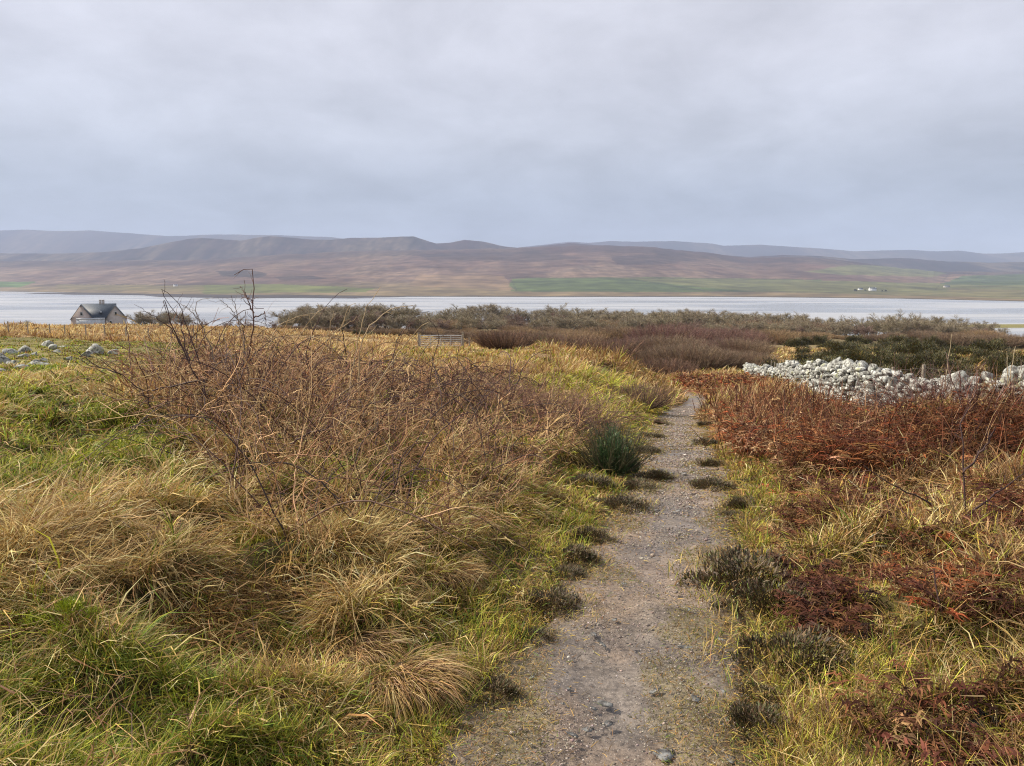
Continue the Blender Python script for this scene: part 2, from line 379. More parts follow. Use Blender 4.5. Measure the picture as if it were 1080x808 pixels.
# ------------------------------------------------------------------ ground sheet
def warp(n, k, lim): 
    t = np.linspace(-1, 1, n); return lim*np.sinh(k*t)/math.sinh(k)
gx = warp(760, 8.0, 3000)
gy = np.concatenate([np.linspace(-300, -10, 12), np.linspace(-9, 1.4, 40), 1.5*np.exp(np.linspace(0, math.log(1150/1.5), 640))])
X, Y = np.meshgrid(gx, gy)
X = X+xc(Y)*np.exp(-(X/40)**2)
Zg = H(X.ravel(), Y.ravel())
sg = np.abs(X.ravel()-xc(Y.ravel()))
Zg -= .05*(1-sm(.5, .72, sg))*(Y.ravel() < 66)*(Y.ravel() > -5)
V = np.stack([X.ravel(), Y.ravel(), Zg], 1)
ny, nx = X.shape; i = np.arange(ny-1)[:, None]*nx+np.arange(nx-1)[None, :]
Qd = np.stack([i, i+1, i+nx+1, i+nx], -1).reshape(-1, 4)
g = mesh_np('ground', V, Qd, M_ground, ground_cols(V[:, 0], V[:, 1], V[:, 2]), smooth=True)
tag(g, kind='structure')

# ------------------------------------------------------------------ path
yy = np.concatenate([np.linspace(-4, 1.5, 60), 1.5*np.exp(np.linspace(.01, math.log(64/1.5), 760))])
ss = np.linspace(-1, 1, 90)
S_, Y_ = np.meshgrid(ss, yy)
wl = .66+.16*fbm(Y_*1.3, Y_*0+3, 3); wr = .64+.16*fbm(Y_*1.1, Y_*0+9, 3)
so = np.where(S_ < 0, S_*wl, S_*wr)
Xp = xc(Y_)+so
Zpth = base(Xp.ravel(), Y_.ravel()).reshape(Xp.shape)+.006
Zpth += .010*fbm(Xp*9, Y_*9, 4)+.018*fbm(Xp*2, Y_*2, 3)-.02*np.exp(-((so+.05)/.25)**2)
Zpth -= .05*sm(.85, 1, np.abs(S_))
nmo = fbm(Xp*3.1+7, Y_*2.2, 4); nwe = fbm(Xp*1.7, Y_*.9+40, 4); npk = fbm(Xp*2.5+90, Y_*2.5, 3)
pc = np.zeros(Xp.shape+(3,))
pc[:] = (.245, .19, .145)
pc = pc*(1+.10*npk[..., None])
wet = sm(.05, .35, nwe)[..., None]; pc = pc*(1-wet)+np.array([.175, .15, .13])*wet
mos = (sm(.12, .5, nmo+.35*(np.abs(S_)-.3)*(1))[..., None])*.40; pc = pc*(1-mos)+np.array([.20, .165, .06])*mos
edge = sm(.55, 1, np.abs(S_)+.25*nmo)[..., None]; pc = pc*(1-edge)+np.array([.12, .09, .055])*edge
V = np.stack([Xp.ravel(), Y_.ravel(), Zpth.ravel()], 1)
ny, nx = Xp.shape; i = np.arange(ny-1)[:, None]*nx+np.arange(nx-1)[None, :]
Qd = np.stack([i, i+1, i+nx+1, i+nx], -1).reshape(-1, 4)
o = mesh_np('path', V, Qd, M_path, pc.reshape(-1, 3), smooth=True); tag(o, kind='structure')
def HP(x, y): return base(x, y)+.008

# gravel
def blobs(P, size, flat, cols, sub=0, ang=None):
    """small irregular stones"""
    if sub == 0:
        v0 = np.array([[1, 0, 0], [0, 1, 0], [-1, 0, 0], [0, -1, 0], [0, 0, 1], [0, 0, -1]], float)
        f0 = np.array([[0, 1, 4], [1, 2, 4], [2, 3, 4], [3, 0, 4], [1, 0, 5], [2, 1, 5], [3, 2, 5], [0, 3, 5]])
    else:
        import bmesh
        bm = bmesh.new(); bmesh.ops.create_icosphere(bm, subdivisions=sub, radius=1)
        v0 = np.array([v.co[:] for v in bm.verts]); f0 = np.array([[v.index for v in f.verts] for f in bm.faces]); bm.free()
    N = len(P); K = len(v0)
    v = v0[None]*(1+rng.uniform(-.3, .3, (N, K, 1))*(1 if sub == 0 else .28))
    if sub:   # angular facets: clip against random planes
        for _ in range(12):
            nrm = rng.normal(size=(N, 1, 3)); nrm /= np.linalg.norm(nrm, axis=2, keepdims=True)
            d = (v*nrm).sum(2, keepdims=True); lim = rng.uniform(.42, .85, (N, 1, 1))
            v = v-nrm*np.maximum(d-lim, 0)*.97
    if ang is not None:
        bx_ = rng.uniform(.50, .80, (N, 1, 3)); v = np.clip(v, -bx_, bx_)*1.18
    v = v*size[:, None, :] if size.ndim == 2 else v*size[:, None, None]
    v[..., 2] *= flat
    a = rng.uniform(0, 6.28, N)[:, None] if ang is None else np.asarray(ang)[:, None]; tl = rng.normal(size=(N, 1))*.2
    x = v[..., 0]*np.cos(a)-v[..., 1]*np.sin(a); y = v[..., 0]*np.sin(a)+v[..., 1]*np.cos(a); z = v[..., 2]+x*tl
    V = np.stack([x, y, z], -1)+P[:, None, :]
    Fc = (f0[None]+(np.arange(N)*K)[:, None, None]).reshape(-1, 3)
    return V.reshape(-1, 3), Fc, np.repeat(cols, K, axis=0)
n = 52000
y = 1.6*np.exp(rng.random(n)**1.15*math.log(30/1.6)); s = rng.normal(size=n)*.34; s = np.clip(s, -.75, .72)
x = xc(y)+s; sz = np.exp(rng.normal(size=n)*.45)*.0030*np.clip(y/3.5, 1, 3.5)
k = fbm(x*2.2, y*2.2, 3) > rng.uniform(-.55, .35, n); x, y, sz = x[k], y[k], sz[k]
P = np.stack([x, y, HP(x, y)+.004], 1)
cl = mixc(len(x), [(.27, .22, .19), (.36, .31, .27), (.17, .14, .12), (.5, .46, .42)], [5, 2.5, 3, .5])
v, f, c = blobs(P, sz, .55, cl)
o = mesh_np('gravel', v, f, M_stone if False else M_twig, c); tag(o, 'loose grey and brown gravel scattered over the muddy footpath', 'gravel', kind='stuff')
# flat stones bedded in the path
FS = [(724, 684, .055), (735, 739, .05), (640, 744, .06), (700, 797, .085), (770, 802, .045), (648, 655, .035), (758, 675, .04), (750, 620, .03),
      (707, 470, .10), (695, 487, .09), (705, 500, .12), (722, 500, .10), (690, 459, .12), (600, 728, .03), (560, 640, .03), (640, 765, .04), (760, 715, .035)]
FS += [(random.uniform(560, 770), random.uniform(560, 790), random.uniform(.015, .045)) for _ in range(26)]+[(random.uniform(690, 740), random.uniform(455, 540), random.uniform(.03, .07)) for _ in range(16)]
LOC = ['right of the middle', 'right of centre nearer the camera', 'left of centre, close to the camera', 'at the very bottom of the picture', 'at the bottom right of the path',
       'small, in mid path', 'near the right verge', 'small, far up near the right edge']
for i, (px, py, r_) in enumerate(FS):
    x, y, z = at(px, py)
    v, f, c = blobs(np.zeros((1, 3)), np.array([[r_*.85, r_*.5, r_*.13+.002]]), 1, np.array([[.55, .55, .58]])*random.uniform(.75, 1.05), 2)
    o = mesh_np('flat_stone', v, f, M_stone, c); o.location = (x, y, HP(np.array([x]), np.array([y]))[0]-.001)
    tag(o, 'flat grey stone bedded flush in the muddy footpath', 'stone', 'flat stones bedded in the path')

# ------------------------------------------------------------------ grass
STRAW = (.54, .36, .13); PALE = (.70, .53, .26); BRST = (.30, .165, .065); GREEN = (.165, .26, .035); YG = (.40, .42, .055); PINK = (.50, .32, .18); DARK = (.09, .055, .03); GOLD = (.60, .43, .09)
PALS = np.array([STRAW, PALE, BRST, GREEN, YG, PINK, DARK, GOLD])
def grow(n_tuft, per, ymin, ymax, umin, umax, name, label, kindfun, expo=1.0, nseg=3, seed_reject=None):
    ly = rng.random(n_tuft)**expo
    y = ymin*np.exp(ly*math.log(ymax/ymin)); x = rng.uniform(umin, umax, n_tuft)*(y+1.0)
    s = x-xc(y); k = np.ones(n_tuft, bool)
    if seed_reject is not None: k = ~seed_reject(x, y, s)
    x, y, s = x[k], y[k], s[k]; n = len(x)
    z = H(x, y); px, py = zones(x, y, z)
    par = kindfun(x, y, s, px, py)      # dict of per-tuft arrays: w (n,8), L, az, lean, droop, spread, rad
    N = n*per; ti = np.repeat(np.arange(n), per)
    ra = rng.uniform(0, 6.28, N); rr_ = np.sqrt(rng.random(N))*par['rad'][ti]
    bx = x[ti]+rr_*np.cos(ra); by = y[ti]+rr_*np.sin(ra)
    hole = fbm(bx/.33+50, by/.28, 3) > .36
    bx = np.where(hole & (by < 14) & (par.get('hol', np.ones(n))[ti] > 0), 1e6, bx)
    kk = (bx < 1e5) & (rng.random(N) > 0) & (np.abs(np.minimum(bx, 1e4)-xc(by)) > par['clear'][ti]*(.85+.3*rng.random(N))); ti, ra, rr_, bx, by = ti[kk], ra[kk], rr_[kk], bx[kk], by[kk]; N = len(ti)
    P = np.stack([bx, by, H(bx, by)-.01], 1)
    # direction: radial mixed with a combed lean
    lx = np.cos(par['az'][ti])*par['lean'][ti]+np.cos(ra)*par['spread'][ti]+.31*rng.normal(size=N)
    lyy = np.sin(par['az'][ti])*par['lean'][ti]+np.sin(ra)*par['spread'][ti]+.31*rng.normal(size=N)
    az = np.arctan2(lyy, lx); mag = np.clip(np.hypot(lx, lyy), 0, 1.6)
    flat = (rng.random(n) < .34)[ti]
    th0 = np.clip(.12+.35*mag*rng.random(N)+.75*flat, 0, 1.4); th1 = th0+par['droop'][ti]*(.4+.8*rng.random(N))*(.5+.5*mag)
    L = par['L'][ti]*np.exp(.28*rng.normal(size=N)); W = np.maximum(.0030, .00105*by)*np.exp(.35*rng.normal(size=N))*par.get('W', np.ones(n))[ti]
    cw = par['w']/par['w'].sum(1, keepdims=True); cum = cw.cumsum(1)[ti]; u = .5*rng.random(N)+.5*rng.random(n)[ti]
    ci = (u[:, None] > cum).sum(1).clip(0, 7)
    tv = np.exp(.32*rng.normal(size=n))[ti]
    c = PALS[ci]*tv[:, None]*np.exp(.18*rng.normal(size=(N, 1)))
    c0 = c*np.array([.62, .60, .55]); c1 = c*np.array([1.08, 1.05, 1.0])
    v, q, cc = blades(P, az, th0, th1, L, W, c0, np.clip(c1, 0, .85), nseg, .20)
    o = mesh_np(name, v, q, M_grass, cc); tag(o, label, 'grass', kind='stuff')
    return o
def left_kind(x, y, s, px, py):
    n = len(x); g = fbm(x/1.1+60, y/1.1, 3)+.35*fbm(x/.35, y/.35, 2)
    A = lambda v: np.full(n, float(v))
    # bias for greener places
    gb = .10+.40*np.exp(-((px-120)/170)**2-((py-740)/90)**2)+.3*np.exp(-((px-60)/120)**2-((py-450)/50)**2)+.30*np.exp(-((px-480)/110)**2-((py-690)/90)**2)+.2*np.exp(-((px-230)/160)**2-((py-470)/60)**2)
    gg = sm(-.18, .45, g+gb)
    w = np.zeros((n, 8)); w[:, 0] = 1.1-gg*.75; w[:, 1] = .5-.35*gg; w[:, 2] = .5-.35*gg; w[:, 3] = .08+.9*gg; w[:, 4] = .15+1.0*gg; w[:, 5] = .25*(1-gg); w[:, 6] = .18; w[:, 7] = .15
    yg = inpoly(px, py, P_YG); w[yg] = [.8, .4, .15, .15, .9, .25, .02, 1.0]
    pk = inpoly(px, py, P_PINK) & ~yg; w[pk] = [.7, .35, .7, .03, .08, 1.3, .25, .1]
    hi = sm(-.05, .10, tus(x, y)); w[:, 1] *= .4+1.6*hi; w[:, 3] *= 1.5-1.0*hi; w[:, 6] *= 2.2-1.8*hi; w[:, 2] *= 1.5-.9*hi  # hollows greener; dark hollows and pale crests put shade and light into blade colour
    L = .74*(.75+.45*hi)*(.13+.13*(1-gg)+.07*rng.random(n)**2)
    e_ = .04; hx = (tus(x+e_, y)-tus(x-e_, y))/(2*e_); hy_ = (tus(x, y+e_)-tus(x, y-e_))/(2*e_)
    vg = sm(1.6, .75, -s); L = L*(1-.65*vg)
    w[:, 7] += .8*vg; w[:, 4] += .5*vg
    L = np.where(pk, .42, L); L = np.where(yg, .25, L)
    fl0 = fbm(x/2.4+11, y/2.4, 2)*1.8-.8; flow = np.arctan2(-hy_*2.2+np.sin(fl0)*.55, -hx*2.2+np.cos(fl0)*.55)          # combed mainly downhill, to the right and towards the camera
    return dict(w=w, L=L, az=flow, lean=.5+.7*(1-gg), droop=1.3+.9*rng.random(n), spread=.35+.35*rng.random(n), rad=np.clip(.05+.011*y, .06, .5), clear=.55+.13*fbm(y*2, y*0, 2))
def right_kind(x, y, s, px, py):
    n = len(x); g = fbm(x/.9+160, y/.9, 3)
    gg = sm(-.2, .5, g+.15*np.exp(-((py-760)/80)**2))
    w = np.zeros((n, 8)); w[:, 0] = .9-.4*gg; w[:, 1] = .3; w[:, 2] = .35; w[:, 3] = .03+.13*gg; w[:, 4] = .22+.30*gg; w[:, 5] = .35; w[:, 6] = .45; w[:, 7] = .7; w[:, 1] = .7; w[:, 2] = .55
    br = inpoly(px, py, P_BRACKEN); w[br] = [.5, .4, .6, .02, .05, .7, .6, .05]
    pk = (y > 28) & (s < 5); w[pk] = [.7, .4, .5, .02, .05, 1.2, .2, .1]
    L = .09+.11*(1-gg)+.05*rng.random(n); vg = sm(1.5, .7, s); L = L*(1-.6*vg); L = np.where(pk, .4, L); L = np.where(br, .30, L)
    return dict(w=w, L=L*.85, az=rng.uniform(0, 6.28, n), lean=.25*rng.random(n), droop=.8+.8*rng.random(n), spread=.5+.5*rng.random(n), rad=np.clip(.05+.011*y, .06, .5), clear=.55+.13*fbm(y*2, y*0+5, 2))
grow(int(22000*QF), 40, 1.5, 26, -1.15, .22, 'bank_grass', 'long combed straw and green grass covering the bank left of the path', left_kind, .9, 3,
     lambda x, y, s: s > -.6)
grow(int(11000*QF), 36, 1.5, 26, .0, .95, 'verge_grass', 'short yellow green grass right of the footpath', right_kind, .9, 3,
     lambda x, y, s: s < .6)
def straw_debris():
    n = 26000; y = 1.7*np.exp(rng.random(n)**.9*math.log(13/1.7)); x = rng.uniform(-.95, .95, n)*(y+1); k = np.abs(x-xc(y)) > .75; x, y = x[k], y[k]; n = len(x)
    z = H(x, y)+rng.uniform(.02, .17, n)*sm(.7, 1.8, np.abs(x-xc(y)))+.01
    c = mixc(n, [PALE, STRAW, BRST, (.34, .16, .09), (.12, .06, .05)], [3, 3, 2, 1.4, 1.6])
    v, q, cc = blades(np.stack([x, y, z], 1), rng.uniform(0, 6.28, n), rng.uniform(.5, 1.6, n), rng.uniform(1.2, 2.2, n), rng.uniform(.05, .26, n), np.maximum(.0026, .0009*y)*np.exp(.4*rng.normal(size=n)), c, c, 2, .35)
    o = mesh_np('broken_straw', v, q, M_grass, cc); tag(o, 'broken dry stalks and straw lying criss cross on the grass of both banks', 'straw', kind='stuff')
straw_debris()
def under_kind(x, y, s, px, py):
    n = len(x); g = fbm(x/.7+33, y/.7, 3); gg = sm(-.3, .4, g)
    w = np.zeros((n, 8)); rt = (s > 0); w[:, 3] = (.35+.5*gg)*np.where(rt, .2, 1); w[:, 4] = np.where(rt, .35, .6); w[:, 0] += rt*.3; w[:, 2] += rt*.3; w[:, 7] = .5; w[:, 0] = .3*(1-gg); w[:, 2] = .25; w[:, 6] = .15
    return dict(w=w, L=.055+.05*rng.random(n), az=rng.uniform(0, 6.28, n), lean=.3*rng.random(n), droop=.7+.8*rng.random(n), spread=.6*np.ones(n), rad=np.clip(.06+.012*y, .08, .3), clear=.56+.12*fbm(y*2.3, y*0+7, 3), hol=np.zeros(n))
grow(int(13000*QF), 30, 1.5, 16, -.95, .95, 'short_turf', 'short yellow green turf and moss showing between the straw tussocks and along the path', under_kind, .85, 2, lambda x, y, s: (np.abs(s) < .55) | (fbm(x/.6, y/.6, 3) < -.35))
def far_kind(x, y, s, px, py):
    n = len(x); w = np.tile([.8, .35, .5, .03, .15, .9, .15, .15], (n, 1)).astype(float); g = fbm(x/6, y/6, 3)
    yg = inpoly(px, py, P_YG); w[yg] = [.8, .4, .15, .15, .9, .25, .02, 1.0]
    w[(g > .1) & ~yg, 4] += .3
    fld = (px < 240) & (y < 62); w[fld] = [.3, .1, .35, .5, .6, .1, .5, .5]
    gt = (px > 410) & (px < 580) & (y > 30) & (y < 64); w[gt] = [.8, .4, .5, .12, .4, .6, .2, .4]
    band = (y > 62) & (s < -14); w[band] = [.8, .9, .5, 0, 0, .8, .1, .1]
    mead = (s > 9) & (y > 60); w[mead] = [1.1, .6, .5, .05, .25, .7, .1, .25]
    L = .38+.1*rng.random(n); L[fld] = .10; L[band] = .42; L[gt] = .2
    return dict(w=w, L=L, az=fbm(x/6+11, y/6, 2)*2-.6, lean=.5*np.ones(n), droop=.9+.6*rng.random(n), spread=.5*np.ones(n), rad=np.clip(.011*y, .1, 1.2), clear=np.where(y > 39, .3, .60))
grow(int(9000*QF), 26, 24, 135, -.85, .85, 'moor_grass', 'rough tan moor grass on the slopes beyond the near bank', far_kind, 1.0, 2,
     lambda x, y, s: (np.abs(s) < .6) & (y < 64))

# straw litter, moss tufts on the path margins
n = 30000
y = 1.6*np.exp(rng.random(n)*math.log(20/1.6)); s = np.sign(rng.random(n)-.5)*np.clip(.76-np.abs(rng.normal(size=n))*.26, 0, 1)
x = xc(y)+s; P = np.stack([x, y, HP(x, y)+.004], 1)
c = mixc(n, [STRAW, BRST, DARK, GOLD, GREEN], [3, 3, 2, 2, .6])
v, q, cc = blades(P, rng.uniform(0, 6.28, n), 1.2, 1.55, rng.uniform(.012, .05, n), .0024*np.clip(y/3, 1, 4), c*.8, c, 2, .3)
ml, mq, mc = v, q, cc
o = mesh_np('plant_litter', v, q, M_grass, cc); tag(o, 'dead straw and leaf litter lying on the path edges', 'litter', kind='stuff')

n = 60000; y = 1.6*np.exp(rng.random(n)**.9*math.log(22/1.6)); s = rng.uniform(-.66, .64, n); x = xc(y)+s
k = fbm(x*3.1+7, y*2.2, 4)+.35*(np.abs(s)/.62-.3)+.10*rng.normal(size=n) > .20; x, y = x[k], y[k]; n = len(x)
c = mixc(n, [(.30, .23, .08), (.24, .24, .06), BRST, (.20, .18, .05), STRAW], [2, 2, 2.5, 3, .7]); 
v, q, cc = blades(np.stack([x, y, HP(x, y)+.002], 1), rng.uniform(0, 6.28, n), rng.uniform(.3, 1.2, n), rng.uniform(1, 1.9, n), rng.uniform(.008, .028, n), .0032*np.clip(y/3, 1, 4), c*.7, c, 2, .2)
o = mesh_np('path_moss', v, q, M_grass, cc); tag(o, 'thin olive moss and stunted grass growing through the gravel of the path', 'moss', kind='stuff')
# ------------------------------------------------------------------ bracken
RUST = (.28, .08, .032); ORNG = (.36, .165, .065); MAR = (.10, .036, .024); BRN = (.17, .075, .035); TANB = (.40, .25, .13)
def bracken(n, per_px, poly, name, label, ymin, ymax, hgt, pal, wts, umin=.1, umax=.95, extra=None):
    m = n*14; y = ymin*np.exp(rng.random(m)*math.log(ymax/ymin)); x = rng.uniform(umin, umax, m)*y
    z = H(x, y); px, py = zones(x, y, z); k = np.abs(x-xc(y)) > .8
    k &= inpoly(px, py, poly) if poly else True
    if poly is P_BRACKEN:
        k = np.abs(x-xc(y)) > .8; k &= inpoly(px+34*fbm(x/1.3, y/1.6, 3)*np.clip(14/y, .3, 1.3), py+26*fbm(x/1.1+5, y/1.5, 3)*np.clip(12/y, .2, 1.3), poly); k &= fbm(x/.8+70, y/1.0, 3) < .22
    if extra is not None: k &= extra(x, y, px, py)
    x, y, z = x[k][:n], y[k][:n], z[k][:n]; N = len(x)
    az = rng.uniform(0, 6.28, N); M = 7
    L = hgt*rng.uniform(.45, 1.2, N)*(1+.75*fbm(x/1.4+20, y/1.8, 2))*(1 if poly is not P_BRACKEN else 1-.35*sm(10, 14, y)*(1-sm(26, 34, y)))
    D = np.stack([np.cos(az)*.5, np.sin(az)*.5, np.ones(N)*.9], 1)
    Pl = walk(np.stack([x, y, z-.02], 1), D, L, M, .10, 0, .75)
    W = np.maximum(.0045, .0008*y)
    c = mixc(N, pal, wts, .3)
    if poly is P_BRACKEN:
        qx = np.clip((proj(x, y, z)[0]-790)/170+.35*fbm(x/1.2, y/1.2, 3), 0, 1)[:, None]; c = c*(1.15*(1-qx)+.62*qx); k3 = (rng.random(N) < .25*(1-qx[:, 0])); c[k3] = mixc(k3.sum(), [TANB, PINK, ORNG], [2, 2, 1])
    A = Acc()
    A.add(tubes(Pl, W[:, None]*.5*np.linspace(1, .4, M)[None], c*1.25))
    pi = np.repeat(np.arange(N), per_px); t = rng.uniform(.25, 1, N*per_px); f = t*(M-1); i = np.clip(f.astype(int), 0, M-2); w = (f-i)[:, None]
    P = Pl[pi, i]*(1-w)+Pl[pi, i+1]*w
    sd = np.sign(rng.random(len(pi))-.5)*1.35
    a2 = az[pi]+sd+.35*rng.normal(size=len(pi))
    if poly is P_BRACKEN:
        q_ = rng.integers(0, N, 7000); PS_ = np.stack([x[q_], y[q_], z[q_]], 1)+rng.normal(size=(7000, 3))*[.15, .15, 0]
        cs = mixc(7000, [MAR, BRN, (.30, .13, .07), TANB, (.07, .035, .03)], [3, 3, 2, 1.3, 2]); A.add(blades(PS_, rng.uniform(0, 6.28, 7000), rng.uniform(0, .5, 7000), rng.uniform(.2, 1.5, 7000), rng.uniform(.3, .95, 7000), np.maximum(.006, .0009*PS_[:, 1]), cs*.8, cs, 3, .25))
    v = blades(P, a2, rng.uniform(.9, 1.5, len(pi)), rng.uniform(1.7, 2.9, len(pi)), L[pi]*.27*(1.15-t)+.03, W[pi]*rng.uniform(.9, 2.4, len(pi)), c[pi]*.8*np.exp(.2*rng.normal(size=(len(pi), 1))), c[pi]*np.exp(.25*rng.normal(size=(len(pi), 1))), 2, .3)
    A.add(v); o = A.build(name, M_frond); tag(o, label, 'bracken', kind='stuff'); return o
bracken(12500, 15, P_BRACKEN, 'bracken', 'bank of dead rust red bracken between the path and the stone wall', 7, 60, .72, [RUST, ORNG, MAR, BRN, TANB], [3.2, 1.3, 3.4, 1.8, .6])
bracken(900, 26, P_BRACK2, 'bracken', 'dark maroon heap of collapsed bracken at the lower right', 3, 8, .34, [MAR, RUST, BRN], [4, 1.2, 2])
bracken(420, 24, [(775, 612), (850, 588), (905, 622), (905, 665), (850, 668), (800, 650)], 'bracken', 'dark brown bracken litter behind the green heather beside the path', 2.5, 7, .26, [MAR, BRN, (.07, .04, .03)], [3, 2, 2], .1, .6)
def patchy(x, y, px, py): return (fbm(x/.5+9, y/.5, 3) > .16) & (px > 760+60*(py < 560)) & (py > 490) & ((py < 690) | (rng.random(len(x)) < .18))
bracken(1900, 22, None, 'bracken', 'small brown bracken remnants dotted through the right hand grass', 2, 9, .24, [MAR, BRN, (.20, .075, .04), TANB], [4, 3, 1, .7], .2, .95, patchy)
def strag(x, y, px, py): return (rng.random(len(x)) < .25) & (y > 6) & (px > 735) & (py < 640)
bracken(700, 14, None, 'bracken', 'sparse orange bracken fronds standing along the right verge', 6, 40, .42, [ORNG, RUST, TANB, BRN], [2, 2, 2, 2], .12, .9, strag)

# ------------------------------------------------------------------ bramble thicket (left)
m = 60000; y = 3.6*np.exp(rng.random(m)*math.log(17/3.6)); x = rng.uniform(-.62, .16, m)*y
z = H(x, y); px, py = proj(x, y, z)
P_BR_ROOT = [(140, 425), (240, 388), (400, 384), (520, 392), (605, 430), (630, 490), (600, 540), (520, 575), (400, 585), (290, 575), (230, 520), (175, 470)]
k = inpoly(px+22*fbm(x, y, 3), py+16*fbm(x+9, y, 3), P_BR_ROOT); k &= x-xc(y) < -1.25; k &= (rng.random(m) < np.interp(py, [440, 500, 590], [1, .55, .18]))
x, y, z = x[k][:4300], y[k][:4300], z[k][:4300]; N = len(x)
az = rng.uniform(0, 6.28, N)
D = np.stack([np.cos(az)*.6, np.sin(az)*.6, np.ones(N)*.9], 1)
Pl = walk(np.stack([x, y, z-.03], 1), D, rng.uniform(.45, 1.3, N)*np.interp((x/y), [-.45, -.3, -.1, .05], [1, 1, .62, .55]), 12, .17, .02, .28)
PUR = (.15, .065, .045); PUR2 = (.08, .038, .032); CANE = (.38, .20, .10); PCANE = (.60, .40, .20)
c = mixc(N, [PUR, PUR2, CANE, PCANE], [1.7, 1.7, 2.6, 3.4]); A = Acc()
rad = (np.maximum(.0028, .00046*y)*np.exp(.4*rng.normal(size=N)))[:, None]*np.linspace(1.1, .45, 12)[None]
A.add(tubes(Pl, rad, c))
B2, t = branch(Pl, 2, .2, .95, .9, .3, .34, 6, .20, .05, .1)
cb = np.repeat(c, 2, axis=0); rb = np.repeat(rad[:, :1], 2, axis=0)*np.linspace(.7, .35, 6)[None]
A.add(tubes(B2, rb, cb*1.1))
# heavier dark arching canes
kx = rng.permutation(np.nonzero((x/y < .0))[0])[:520]; az2 = rng.uniform(0, 6.28, len(kx))
P2 = walk(np.stack([x[kx], y[kx], z[kx]+.05], 1), np.stack([np.cos(az2), np.sin(az2)*.6, rng.uniform(.5, 1.3, len(kx))], 1), rng.uniform(.7, 1.7, len(kx)), 14, .10, 0, .30)
A.add(tubes(P2, (np.maximum(.0034, .00055*y[kx])*rng.uniform(.7, 1.4, len(kx)))[:, None]*np.linspace(1.1, .5, 14)[None], mixc(len(kx), [(.075, .04, .042), (.05, .03, .03), (.12, .06, .05)], [2, 2, 1]), None, 4))
# dead stalks and leaves caught in it
kk = rng.integers(0, N, 7000); tt = rng.integers(1, 11, 7000); P = Pl[kk, tt]+rng.normal(size=(7000, 3))*.03
cc = mixc(7000, [CANE, PCANE, BRST, PUR, (.28, .12, .07)], [3, 2, 2, 1.5, 1])
A.add(blades(P, rng.uniform(0, 6.28, 7000), rng.uniform(.3, 1.6, 7000), rng.uniform(1, 2.6, 7000), rng.uniform(.04, .16, 7000), np.maximum(.003, .0007*P[:, 1])*rng.uniform(.6, 1.5, 7000), cc*.85, cc, 2, .3))
o = A.build('bramble_thicket', M_twig); tag(o, 'sprawling purple brown tangle of bare bramble canes on the left bank', 'brambles', kind='stuff')

# hand laid briars that stand above the thicket: picture-traced stems given their own distance
def stem(pts, dist, dd=0.0, bend=.05):
    """pts: picture points; each gets a distance -> 3-D polyline, wandering in depth"""
    out = []
    dz_ = np.cumsum(rng.normal(size=len(pts))*bend)
    for i, (a, b_) in enumerate(pts):
        u, dy, dz = ray(a, b_); t = (dist+dd*i/(len(pts)-1)+dz_[i])/dy; out.append((u*t, dy*t, CZ+dz*t))
    out = np.array(out); n = len(out)
    # resample with slight wobble
    d = np.r_[0, np.cumsum(np.linalg.norm(np.diff(out, axis=0), axis=1))]; s = np.linspace(0, d[-1], 14)
    q = np.stack([np.interp(s, d, out[:, k]) for k in range(3)], 1); q[1:-1] += rng.normal(size=(12, 3))*.006
    return q
def briar(name, label, stems, dist, r0, col, cat='briar', group=None, tw=2):
    r0 *= 1.35 if cat == 'briar' else (1.75 if cat == 'sapling' else 1)
    q0 = stem(stems[0], dist); b0 = q0[0].copy(); b0[2] = H(b0[0], b0[1])[0]
    root = empty(name, b0); tag(root, label, cat, group)
    for j, s_ in enumerate(stems):
        q = q0 if j == 0 else stem(s_, dist+random.uniform(-.2, .2))
        if j == 0:      # carry the stem down to the ground
            g0 = q[0].copy(); g0[2] = min(H(g0[0], g0[1])[0]-.02, g0[2]-.02); q = np.vstack([g0, q])[:14]if False else np.vstack([g0, q])
        else: q = np.vstack([q[0], q])
        Pl = (q-b0)[None]; M = Pl.shape[1]
        rr_ = 1.35*(r0 if j == 0 else r0*.75)*np.linspace(1.15, .35, M)[None]
        A = Acc(); A.add(tubes(Pl, rr_, np.array([col]), None, 5))
        if tw:
            B, t = branch(Pl, tw*3, .25, .98, .9, .2, .16, 6, .22, .04, 0); A.add(tubes(B, np.full((len(B), 6), r0*.42)*np.linspace(1, .5, 6), np.tile(np.array(col)*1.1, (len(B), 1))))
            th, t = branch(Pl, 26, .05, .98, 1.1, 0, .012, 3, .05); A.add(tubes(th, np.full((len(th), 3), r0*.3)*np.array([1, .6, .1]), np.tile(col, (len(th), 1))))
        A.build('stem', M_twig, root)
    return root
DK = (.07, .04, .038); DR = (.12, .06, .05); TN = (.46, .34, .20); GR = (.22, .17, .13)
briar('briar', 'tallest dark upright briar stem hooking left at its tip above the loch', [
    [(255, 395), (262, 372), (268, 345), (266, 320), (268, 300), (267, 285), (260, 284), (247, 290)], [(268, 330), (262, 318), (258, 310), (253, 302)], [(268, 335), (275, 332), (280, 329), (280, 342)],
    [(267, 320), (262, 314), (257, 308)]], 7.6, .0048, DR)
briar('briar', 'forked dark briar leaning right at the left end of the thicket', [
    [(225, 430), (205, 395), (190, 362), (178, 335), (172, 312), (176, 330)], [(195, 372), (182, 348), (165, 333), (148, 328)], [(200, 385), (190, 340), (176, 316), (171, 306)], [(215, 395), (203, 362), (193, 333), (186, 315), (170, 305)]], 7.2, .0048, DK)
briar('briar', 'zigzag grey briar twig standing between the forked briar and the tallest one', [
    [(232, 400), (222, 365), (214, 345), (208, 330), (205, 320), (214, 314), (219, 315)], [(214, 345), (206, 333), (198, 325), (190, 320)]], 7.8, .0038, GR)
